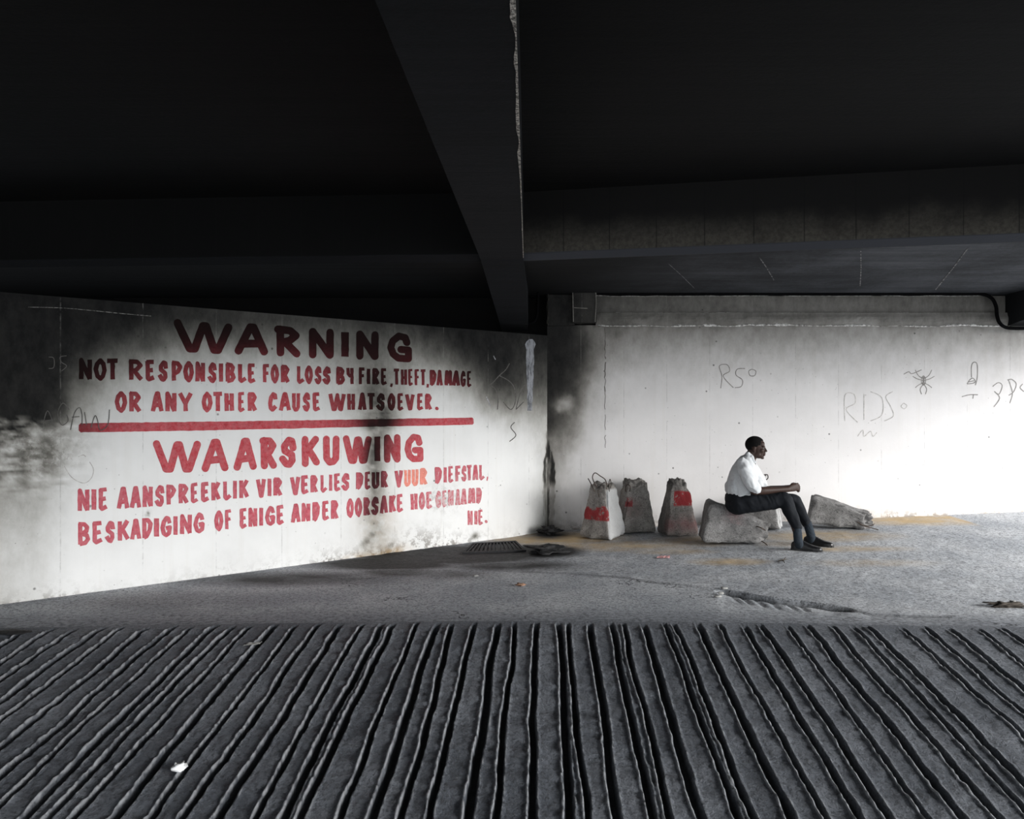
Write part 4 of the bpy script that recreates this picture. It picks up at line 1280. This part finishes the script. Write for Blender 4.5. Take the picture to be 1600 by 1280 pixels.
gp = 'broken concrete bollards along the back wall'
A_ = bollard('upright concrete bollard with its lit right side painted pale and bent wire loops, leftmost of the row', upright(942, 838.5, -36), 1, w0=0.45, w1=0.23,
             paint=lambda p, t, a: (0.95 if (0.34 < t < 0.68 and a[1] < -0.9 and mnoise.noise(p * 9) * 0.8 + (0.50 - t) * 3.2 > -0.05) else 0.0), pale=lambda p, t, a: (0.92 if a[0] > 0.93 and t < 0.9 else 0.0), group=gp)  # pale: light on the right-facing side painted into the colour
settle(A_)
B_ = bollard('brownish upright concrete bollard with a small wire hook, second from the left', upright(992, 829.5, 6, 0), 2, w0=0.44, w1=0.25, h=0.62,
             stain=lambda p, t, a: 0.5 * math.exp(-((t - 0.48) / 0.16) ** 2 - ((a[0] + 0.4) / 0.6) ** 2), paint=lambda p, t, a: 0.8 if (0.5 < t < 0.68 and a[0] < -0.45 and a[1] < -.8) else 0.0, group=gp)
settle(B_)
C_ = bollard('upright concrete bollard with a red painted band near its top, third from the left', upright(1058, 834.5, 6), 3, w0=0.42, w1=0.19, h=0.65,
             paint=lambda p, t, a: 0.97 if (0.55 < t < 0.80 and a[1] < -0.9 and a[0] > -0.62) else 0.0,
             stain=lambda p, t, a: 0.6 * math.exp(-((t - 0.22) / 0.15) ** 2) if a[1] < -0.5 else 0.0, dark_tone=lambda p, t, a: 0.45 if a[0] < -0.93 else 0.0, group=gp)  # left side toned darker
settle(C_)
D_ = bollard('fallen concrete bollard the man sits on, narrow end to the right', lying(1108, 855.5, -9, 0, back=0.25), 4, w0=0.46, w1=0.23, h=0.70, mat=M_CONC2,
             stain=lambda p, t, a: 0.5 * math.exp(-((t - 0.42) / 0.12) ** 2) if (a[0] < -0.2 and a[1] < -0.6) else 0.0, group=gp)
settle(D_)
E_ = bollard('fallen concrete bollard mostly hidden behind the seated man', lying(1227, 831, 165, 0, back=0.21), 5, w0=0.40, w1=0.22, h=0.60, mat=M_CONC2, pale=lambda p, t, a: 0.6 if t < 0.06 else 0.0, group=gp)
settle(E_)
F_ = bollard('fallen concrete bollard with steel bars at its narrow end, rightmost by the wall', lying(1274, 828, -22, 0, back=0.20), 6, w0=0.36, w1=0.18, h=0.69, mat=M_CONC2, broken=0.03, group=gp)
settle(F_)
rebar(A_, [(929, 768, 8.85), (924, 757, 8.85), (919, 748, 8.85)])
rebar(A_, [(933, 763, 8.8), (927, 751, 8.8), (926, 744, 8.8), (930, 739, 8.8), (938, 744, 8.85), (945, 749, 8.9), (948, 757, 8.9), (948, 764, 8.9)])
rebar(A_, [(952, 768, 8.9), (951.5, 756, 8.9), (953, 749, 8.9), (954.5, 754, 8.9), (954, 763, 8.9)], 0.005)
rebar(A_, [(934, 766, 8.75), (935, 772, 8.7), (936, 777, 8.69)], 0.005)
rebar(B_, [(978, 768, 9.3), (978, 760, 9.29), (981, 757.5, 9.29), (984.5, 760, 9.29), (984, 768, 9.3)])
rebar(D_, [(1178, 822, 8.42), (1187, 824, 8.36), (1196, 829, 8.36)])
rebar(D_, [(1188, 845, 8.44), (1194, 848, 8.36), (1199, 852, 8.36)])
rebar(F_, [(1340, 816, 8.95), (1350, 822, 8.93), (1362, 825, 8.93), (1372, 828, 8.94)])
rebar(F_, [(1345, 820, 8.95), (1358, 822, 8.93), (1366, 819, 8.93)], 0.005)

# ------------------------------------------------------------------ the seated man
def Q(px, py, d):
    # hips and trunk sit farther from the camera than the feet
    off = float(np.interp(px, [1150, 1190, 1245], [0.30, 0.27, 0.17])) * float(np.interp(py, [788, 845], [1.0, 0.12]))
    return P(px, py, d + off)


M_SKIN = plain('dark_skin', (0.036, 0.0195, 0.015), 0.55, 60, 0.15, 0.05, 0.3)
M_HAIR = plain('black_hair', (0.005, 0.0045, 0.0045), 0.9, 160, 0.4, 0.5, 0.15)
M_SHIRT = plain('white_shirt_cloth', (0.60, 0.62, 0.64), 0.85, 90, 0.05, 0.1, 0.15)
M_TROU = plain('dark_blue_trousers', (0.0075, 0.0092, 0.0125), 0.8, 120, 0.2, 0.2, 0.2)
M_SOCK = plain('grey_blue_sock', (0.024, 0.031, 0.040), 0.9, 150, 0.3, 0.3, 0.15)
M_SHOE = plain('black_leather', (0.006, 0.006, 0.007), 0.35, 40, 0.2, 0.05, 0.5)
M_EYE = plain('eye_white', (0.20, 0.18, 0.165), 0.5)
M_LIP = plain('lip', (0.07, 0.028, 0.026), 0.45)

H = Q(1181, 700, 8.08)
fw = Vector((math.cos(math.radians(24)), -math.sin(math.radians(24)), -0.06)).normalized()
lt = Vector((0, 0, 1)).cross(fw).normalized()          # to the man's left (away from camera)
upv = fw.cross(lt).normalized()
HM = Matrix((fw, lt, upv)).transposed()


def hd(f_, l_, u_):
    return H + HM @ Vector((f_, l_, u_))


def he(c, r, n=16):
    return ell(hd(*c), r, HM, n)


body = []
body += [he((-0.012, 0, 0.034), (0.097, 0.075, 0.086), 24), he((0.032, 0, -0.025), (0.060, 0.060, 0.086), 20), he((0.036, 0, -0.074), (0.052, 0.046, 0.040)), he((0.074, 0, -0.101), (0.020, 0.021, 0.017)),
         he((0.062, 0, 0.045), (0.028, 0.052, 0.036))]
body += [tube([hd(0.088, 0, 0.016), hd(0.101, 0, -0.008), hd(0.110, 0, -0.027)], [0.008, 0.010, 0.0135], 10)]
for s in (-1, 1):
    body += [he((0.096, s * 0.014, -0.033), (0.012, 0.010, 0.009)), he((0.082, s * 0.030, 0.023), (0.013, 0.025, 0.008)), he((0.066, s * 0.041, -0.022), (0.022, 0.020, 0.022)),
             he((-0.008, s * 0.077, -0.010), (0.019, 0.009, 0.032)), he((-0.004, s * 0.073, -0.034), (0.010, 0.008, 0.012)), he((0.02, s * 0.050, -0.07), (0.040, 0.014, 0.026))]
body += [he((0.093, 0, -0.056), (0.013, 0.024, 0.0085)), he((0.089, 0, -0.073), (0.013, 0.021, 0.0095))]
# neck and trunk
body += [tube([Q(1177, 704, 8.08), Q(1174, 713, 8.08), Q(1171, 721, 8.08), Q(1168, 728, 8.08)], [0.058, 0.056, 0.060, 0.075], 16)]
body += [tube([Q(1168, 726, 8.08), Q(1164, 740, 8.08), Q(1160, 756, 8.09), Q(1155, 774, 8.1), Q(1152, 786, 8.1)], [(0.14, 0.09), (0.165, 0.115), (0.155, 0.115), (0.15, 0.11), (0.155, 0.10)], 20)]
nS, nE, nW = Q(1161, 724, 7.91), Q(1178, 768, 7.87), Q(1232, 764.5, 8.00)
fS, fE, fW = Q(1170, 722, 8.27), Q(1194, 766, 8.34), Q(1235, 762, 8.15)
body += [tube([nS, nS.lerp(nE, 0.5), nE], [0.040, 0.042, 0.042], 12), tube([nE, nE.lerp(nW, 0.28), nE.lerp(nW, 0.7), nW], [0.040, 0.044, 0.034, (0.026, 0.031)], 12)]
body += [tube([fS, fS.lerp(fE, 0.5), fE], [0.040, 0.042, 0.042], 12), tube([fE, fE.lerp(fW, 0.28), fE.lerp(fW, 0.7), fW], [0.040, 0.043, 0.033, (0.026, 0.031)], 12)]
# legs inside the trousers
nH, nK, nA = Q(1152, 788, 8.0), Q(1227, 780, 7.93), Q(1247, 843, 7.93)
fH, fK, fA = Q(1160, 788, 8.2), Q(1242, 781, 8.26), Q(1267, 836, 8.22)
for h_, k_, a_ in ((nH, nK, nA), (fH, fK, fA)):
    body += [tube([h_, h_.lerp(k_, 0.5), k_], [0.075, 0.066, 0.05], 12), tube([k_, k_.lerp(a_, 0.3), k_.lerp(a_, 0.8), a_], [0.046, 0.039, 0.030, 0.028], 12)]
# hands: palms upright, fingers folded over each other
def hand(wr, kn, side, seedv):
    out = []
    ax = (kn - wr).normalized()
    upw = Vector((0, 0, 1)); upw = (upw - ax * upw.dot(ax)).normalized()
    sd_ = Vector((0, 1, 0)) * side
    sd_ = (sd_ - ax * sd_.dot(ax)).normalized()
    out.append(tube([wr, wr.lerp(kn, 0.5), kn], [(0.018, 0.031), (0.016, 0.040), (0.014, 0.042)], 14))
    lens = [0.72, 0.92, 1.0, 0.9]
    for q in range(4):
        o = (0.030 - q * 0.020) if side > 0 else (0.020 - q * 0.020)
        b = kn + upw * o
        l = 0.030 * lens[3 - q]
        p1 = b + ax * (l * 1.05) + sd_ * 0.012
        p2 = p1 + ax * (l * 0.15) + sd_ * (l * 0.95) - upw * 0.003
        p3 = p2 - ax * (l * 0.65) + sd_ * (l * 0.30) - upw * 0.003
        out.append(tube([b - ax * 0.012, p1, p2, p3], [0.0105, 0.0100, 0.0092, 0.0082], 9))
    tb = wr.lerp(kn, 0.35) + upw * 0.026 + sd_ * 0.006
    out.append(tube([tb, tb + ax * 0.030 + upw * 0.016 + sd_ * 0.012, tb + ax * 0.058 + upw * 0.014 + sd_ * 0.030, tb + ax * 0.074 + upw * 0.004 + sd_ * 0.036], [0.015, 0.0125, 0.011, 0.009], 9))
    return out


body += hand(nW, Q(1245, 761, 8.045), 1, 1)
body += hand(fW, Q(1246, 761, 8.115), -1, 2)
# feet inside the shoes
nG, nT = G(1244, 859.5), G(1283, 862.5)
fG, fT = G(1263, 851.5), G(1298, 855)
for g_, t_, a_ in ((nG, nT, nA), (fG, fT, fA)):
    u_ = Vector((0, 0, 1))
    body += [tube([a_, a_.lerp(g_ + u_ * 0.06, 0.9)], [0.030, 0.030], 12), tube([g_ + u_ * 0.04 + (t_ - g_) * 0.08, g_.lerp(t_, 0.5) + u_ * 0.04, t_ + u_ * 0.03 - (t_ - g_) * 0.15], [0.026, 0.026, 0.018], 10)]
man = fused('person', body, 0.0052, M_SKIN, None, 3)
tag(man, 'person in white short-sleeved shirt and dark trousers sitting hunched on a fallen bollard', 'person')

# eyes, lips
for s in (-1, 1):
    v, f = he((0.0785, s * 0.030, 0.004), (0.0105, 0.012, 0.0065))
    mesh('eye', v, f, M_EYE, man, True)
    v, f = he((0.0885, s * 0.031, 0.004), (0.003, 0.005, 0.005))
    mesh('iris', v, f, M_HAIR, man, True)
v, f = join([he((0.0965, 0, -0.0565), (0.011, 0.021, 0.007)), he((0.0925, 0, -0.0725), (0.0115, 0.018, 0.008))])
mesh('lips', v, f, M_LIP, man, True)
# hair: closely cropped cap
bm = bmesh.new()
v, f = ell((-0.013, 0, 0.036), (0.102, 0.0795, 0.0915), None, 110)
bv = [bm.verts.new(q) for q in v]
for q in f: bm.faces.new([bv[i] for i in q])
kill = []
for fc in bm.faces:
    c = fc.calc_center_median()
    lim = 0.052 + 0.0 * c.x                       # hairline on the forehead
    keep = (c.x < 0.058 and c.z > 0.030) or c.z > 0.082 or (c.x < -0.030 and c.z > -0.035) or (c.x < 0.03 and c.z > 0.012)
    if c.x > 0.030 and c.z < 0.070 and abs(c.y) < 0.05: keep = False
    if not keep: kill.append(fc)
bmesh.ops.delete(bm, geom=kill, context='FACES')
for _ in range(14):
    bmesh.ops.smooth_vert(bm, verts=[q for q in bm.verts if q.is_boundary], factor=0.5, use_axis_x=True, use_axis_y=True, use_axis_z=True)
bm.transform(Matrix.Translation(H) @ HM.to_4x4())
me = bpy.data.meshes.new('hair'); bm.to_mesh(me); bm.free()
hair = link('hair', me, M_HAIR, man, True)
so = hair.modifiers.new('t', 'SOLIDIFY'); so.thickness = 0.012; so.offset = -0.8

# shirt
sh = [tube([Q(1155.5, 776, 8.1), Q(1157, 768, 8.1), Q(1160, 754, 8.09), Q(1163, 738, 8.08), Q(1165, 727, 8.08), Q(1168, 718, 8.08), Q(1171, 713, 8.08)],
           [(0.165, 0.128), (0.165, 0.143), (0.165, 0.158), (0.17, 0.142), (0.165, 0.108), (0.115, 0.074), (0.066, 0.056)], 28),
      ell(Q(1166, 772, 8.06), (0.075, 0.15, 0.035)), ell(Q(1182, 757, 8.10), (0.065, 0.13, 0.075)), ell(Q(1157, 732, 8.08), (0.07, 0.15, 0.07)), ell(Q(1143, 762, 8.1), (0.065, 0.15, 0.085))]
sh += [tube([Q(1160, 722, 7.93), Q(1164, 734, 7.885), Q(1171, 750, 7.86), Q(1180.5, 765, 7.865)], [0.058, 0.070, 0.070, (0.060, 0.060)], 18, True)]
sh += [tube([Q(1170, 722, 8.25), Q(1178, 738, 8.29), Q(1190, 758, 8.33)], [0.058, 0.070, 0.064], 18, True)]
shirt = fused('shirt', sh, 0.0075, M_SHIRT, man, 3, 0.008, 10.0, 2)
# collar
v, f = tube([Q(1169, 709, 8.08), Q(1172, 713.5, 8.08)], [(0.072, 0.066), (0.080, 0.072)], 20, False)
cl = fused('collar', [tube([Q(1170.5, 708.5, 8.06), Q(1174.5, 714, 8.01), Q(1179.5, 723.5, 7.985)], [(0.012, 0.022), (0.011, 0.024), (0.008, 0.010)], 10),
                      tube([Q(1170.5, 708.5, 8.10), Q(1175.5, 713, 8.15), Q(1181, 722, 8.15)], [(0.012, 0.022), (0.011, 0.024), (0.008, 0.010)], 10),
                      tube([Q(1169.5, 708.5, 8.03), Q(1167.5, 709, 8.08), Q(1169.5, 708.5, 8.13)], [(0.02, 0.018)] * 3, 10)], 0.005, M_SHIRT, shirt, 2)
# trousers
tr = [ell(Q(1152, 789, 8.1), (0.125, 0.19, 0.105)), ell(Q(1147, 782, 8.1), (0.085, 0.165, 0.085)),
      tube([Q(1148, 774, 8.1), Q(1150, 783, 8.1)], [(0.16, 0.085), (0.175, 0.11)], 20)]
tr += [tube([Q(1154, 788, 8.0), Q(1176, 786, 7.96), Q(1204, 784, 7.94), Q(1227, 780.5, 7.93)], [(0.098, 0.104), (0.096, 0.100), (0.084, 0.088), (0.074, 0.080)], 18),
       tube([Q(1227, 780.5, 7.93), Q(1233, 797, 7.93), Q(1240, 812, 7.93), Q(1245.5, 824.5, 7.93)], [(0.072, 0.074), (0.066, 0.070), (0.060, 0.060), (0.056, 0.050)], 18)]
tr += [tube([Q(1162, 788, 8.2), Q(1200, 783, 8.24), Q(1242, 781, 8.26)], [(0.098, 0.10), (0.084, 0.086), (0.070, 0.066)], 18),
       tube([Q(1242, 781, 8.26), Q(1249, 796, 8.25), Q(1255, 808, 8.24), Q(1260.5, 818.5, 8.23)], [(0.068, 0.062), (0.062, 0.060), (0.056, 0.052), (0.054, 0.046)], 18)]
trousers = fused('trousers', tr, 0.0075, M_TROU, man, 3, 0.0045, 9.0, 5)
v, f = tube([Q(1146.5, 776.5, 8.1), Q(1147.5, 780, 8.1)], [(0.166, 0.092), (0.170, 0.098)], 24)
mesh('belt', v, f, M_TROU, trousers, True)

# socks and shoes
for g_, t_, a_, top in ((nG, nT, nA, Q(1245, 822, 7.93)), (fG, fT, fA, Q(1261, 816, 8.23))):
    dr = (t_ - g_); dr.z = 0; ln = dr.length; dr.normalize()
    sdv = Vector((-dr.y, dr.x, 0)); u_ = Vector((0, 0, 1))
    g0 = Vector((g_.x, g_.y, float(gz(g_.x, g_.y))))
    tilt = float(gz(t_.x, t_.y)) - g0.z
    fused('sock', [tube([top, top.lerp(a_, 0.6), a_, g0 + dr * 0.03 + u_ * 0.05], [0.044, 0.045, 0.045, 0.044], 14)], 0.006, M_SOCK, man, 2, 0.0015, 30.0, 3)
    # shoe body from sections: distance along, half width, height, base half width
    secs = [(-0.052, 0.012, 0.055), (-0.045, 0.026, 0.078), (-0.02, 0.036, 0.098), (0.03, 0.038, 0.108), (0.08, 0.040, 0.100), (0.12, 0.044, 0.080), (0.17, 0.048, 0.062), (0.21, 0.046, 0.056), (0.24, 0.036, 0.048), (0.258, 0.014, 0.032)]
    V = []; Fc = []
    nr = 12
    for (s, hw, ht) in secs:
        for q in range(nr):
            an = math.pi * q / (nr - 1)
            xx_ = math.cos(an); zz_ = math.sin(an)
            V.append(g0 + dr * s + sdv * (hw * np.sign(xx_) * abs(xx_) ** 0.7) + u_ * (0.014 + (ht - 0.014) * zz_ ** 0.8 + tilt * s / ln))
    for i in range(len(secs) - 1):
        for q in range(nr):
            q2 = (q + 1) % nr
            Fc.append((i * nr + q, i * nr + q2, (i + 1) * nr + q2, (i + 1) * nr + q))
    Fc.append(tuple(range(nr))); Fc.append(tuple(range((len(secs) - 1) * nr + nr - 1, (len(secs) - 1) * nr - 1, -1)))
    shoe = fused('shoe', [(V, Fc)], 0.005, M_SHOE, man, 2)
    sol_ = [(-0.054, 0.016), (-0.04, 0.034), (0.0, 0.038), (0.06, 0.036), (0.12, 0.045), (0.17, 0.050), (0.22, 0.045), (0.25, 0.030), (0.262, 0.012)]
    loop = [(s, h_) for s, h_ in sol_] + [(s, -h_) for s, h_ in reversed(sol_)]
    bq = [g0 + dr * s + sdv * h_ + u_ * (0.001 + tilt * s / ln) for s, h_ in reversed(loop)]
    tq = [q + u_ * 0.017 for q in bq]
    v, f = hexa(bq, tq)
    mesh('sole', v, f, M_SHOE, shoe)
    lv = []
    for q in range(4):
        s = 0.055 + q * 0.022
        hz = 0.110 - q * 0.010
        c = g0 + dr * s + u_ * (hz + tilt * s / ln)
        lv.append(tube([c - sdv * 0.022 - u_ * 0.008, c + u_ * 0.001, c + sdv * 0.022 - u_ * 0.008], 0.0032, 6))
    v, f = join(lv)
    mesh('laces', v, f, M_SOCK, shoe, True)

# ------------------------------------------------------------------ drain grate, debris, litter
M_IRON = plain('cast_iron', (0.016, 0.016, 0.018), 0.8, 40, 0.4, 0.3)
q4 = [G(722, 866), G(822, 862), G(806, 847), G(738, 851)]
def quadpt(s, t):
    a = q4[0].lerp(q4[1], s); b = q4[3].lerp(q4[2], s)
    return a.lerp(b, t)
def slab_between(a, b, c, d, h0, h1):
    u_ = Vector((0, 0, 1))
    return hexa([a + u_ * h0, b + u_ * h0, c + u_ * h0, d + u_ * h0], [a + u_ * h1, b + u_ * h1, c + u_ * h1, d + u_ * h1])
gr = bpy.data.objects.new('drain_grate', None); COL.objects.link(gr)
gr.location = quadpt(0.5, 0.5)
bpy.context.view_layer.update()
tag(gr, 'dark iron drain grate beside the foot of the painted wall', 'grate')
fr = []
for (s0, s1, t0, t1) in ((0, 1, 0, 0.10), (0, 1, 0.90, 1), (0, 0.04, 0.1, 0.9), (0.96, 1, 0.1, 0.9)):
    fr.append(slab_between(quadpt(s0, t0), quadpt(s1, t0), quadpt(s1, t1), quadpt(s0, t1), 0.0, 0.018))
v, f = join(fr)
mesh('frame', v, f, M_IRON, gr)
for q in range(13):
    s0 = 0.055 + q * 0.07
    v, f = slab_between(quadpt(s0, 0.09), quadpt(s0 + 0.035, 0.09), quadpt(s0 + 0.035, 0.91), quadpt(s0, 0.91), 0.001, 0.016)
    mesh('bar', v, f, M_IRON, gr)

M_CHAR = plain('charred_rubbish', (0.014, 0.014, 0.015), 0.7, 40, 0.6, 0.6)


def lump(name, label, cat, px, py, r, mat, seed, amp=0.45, n=22, sink=0.3, group=None, rot=0):
    p = G(px, py)
    V, Fc = ell((0, 0, 0), (1, 1, 1), None, n)
    out = []
    Rz = Matrix.Rotation(math.radians(rot), 3, 'Z')
    for q in V:
        d = 1 + amp * (mnoise.noise(q * 1.7 + Vector((seed, 0, 0))) + 0.6 * mnoise.noise(q * 4.3 + Vector((0, seed, 0))))
        w_ = Rz @ Vector((q.x * r[0] * d, q.y * r[1] * d, q.z * r[2] * d))
        out.append(w_)
    mz = min(q.z for q in out)
    out = [q + Vector((0, 0, -mz - r[2] * sink)) for q in out]
    o = mesh(name, out, Fc, mat, None, True)
    o.location = p
    tag(o, label, cat, group)
    return o


lump('charred_debris', 'flat heap of charred rubbish on the floor right of the drain grate', 'debris', 852, 864, (0.22, 0.12, 0.035), M_CHAR, 3, 1.0, 30)
lump('charred_debris', 'small charred lump in the corner where the two walls meet', 'debris', 858, 836, (0.11, 0.07, 0.038), M_CHAR, 8, 1.0, 30)

M_PAPER = plain('white_paper', (0.72, 0.73, 0.74), 0.8, 20, 0.1)
M_PAPER2 = plain('dirty_paper', (0.30, 0.30, 0.29), 0.8, 20, 0.2)
M_PINKP = plain('pink_paper', (0.55, 0.30, 0.30), 0.8, 20, 0.15)
M_LEAF = plain('rust_brown_scrap', (0.25, 0.15, 0.10), 0.8, 30, 0.3)
M_TWIG = plain('dry_twig', (0.05, 0.042, 0.035), 0.9)


def sheet(name, label, cat, corners, mat, crumple=0.02, n=10, seed=0, lift=0.006, group=None):
    q = [G(*c) for c in corners]
    V = []
    for j in range(n + 1):
        for i in range(n + 1):
            p = q[0].lerp(q[1], i / n).lerp(q[3].lerp(q[2], i / n), j / n)
            h = abs(mnoise.noise(p * 28 + Vector((seed, 0, 0)))) * crumple * 1.8
            V.append(p + Vector((0, 0, lift + h)))
    c = sum(V, Vector()) / len(V)
    z0 = min(v.z for v in V)
    org = Vector((c.x, c.y, z0))
    o = mesh(name, [v - org for v in V], gridfaces(n + 1, n + 1), mat, None, False)
    o.location = org
    m = o.modifiers.new('t', 'SOLIDIFY'); m.thickness = 0.0015
    tag(o, label, cat, group)
    return o


sheet('paper_scrap', 'flat dirty white paper scrap lying across the upper ramp grooves', 'litter', [(380, 1014), (404, 1011), (410, 1006), (388, 1008)], M_PAPER2, 0.01, 8, 2, 0.012)
lump('crumpled_paper', 'crumpled bright white paper ball low on the left of the ramp', 'litter', 279, 1206, (0.034, 0.026, 0.018), M_PAPER, 12, 0.7, 18, 0.1)
sheet('paper_flap', 'small white torn paper flap touching the crumpled paper ball', 'litter', [(282, 1206), (294, 1202), (292, 1196), (281, 1199)], M_PAPER, 0.012, 6, 6, 0.012)
lump('rubbish_scrap', 'small rust-brown scrap on the floor above the ramp', 'litter', 813, 916, (0.036, 0.022, 0.010), M_LEAF, 5, 1.0, 18, 0.2)
lump('rubbish_scrap', 'tiny white scrap on the dark floor near the painted wall', 'litter', 743, 901, (0.024, 0.016, 0.008), M_PAPER2, 15, 0.5, 12, 0.15)
sheet('paper_strip', 'pale pink paper strip on the floor in front of the upright bollards', 'litter', [(1026, 873), (1046, 873.5), (1047, 870), (1030, 870)], M_PINKP, 0.01, 8, 4)
lump('rubbish_clump', 'clump of dry leaves and rubbish at the right edge of the floor', 'litter', 1570, 949, (0.11, 0.05, 0.014), M_TWIG, 21, 1.3, 30, 0.45)
lump('rubbish_scrap', 'small white scrap on the dry rubbish clump at the right edge', 'litter', 1583, 945, (0.032, 0.02, 0.010), M_PAPER2, 23, 1.0, 18, -0.7)
for q, (x, y) in enumerate([(1126, 929), (1131, 921), (1122, 934)]):
    lump('concrete_chip', ['pale concrete chip in the middle of three at the broken asphalt edge', 'pale concrete chip farthest back of three at the broken asphalt edge', 'pale concrete chip nearest of three at the broken asphalt edge'][q],
         'rubble', x, y, (0.03, 0.018, 0.010), M_PAPER2, 31 + q, 0.5, 12, 0.15, 'concrete chips at the broken edge')
tw = []
for a, b in [((1216, 879), (1232, 876)), ((1224, 878), (1228, 873)), ((1222, 878), (1226, 882))]:
    p0 = G(*a, 0.012); p1 = G(*b, 0.014)
    tw.append(tube([p0, p0.lerp(p1, 0.5) + Vector((0.004, 0, 0.008)), p1], [0.006, 0.005, 0.003], 6))
v, f = join(tw)
tag(mesh('twig', v, f, M_TWIG, None, True), 'small dark twig on the floor in front of the seated man', 'twig')
lump('rubbish_scrap', 'flat black scrap on the floor at the left edge above the ramp', 'litter', 18, 990, (0.12, 0.05, 0.012), M_CHAR, 41, 0.4, 18, 0.3)
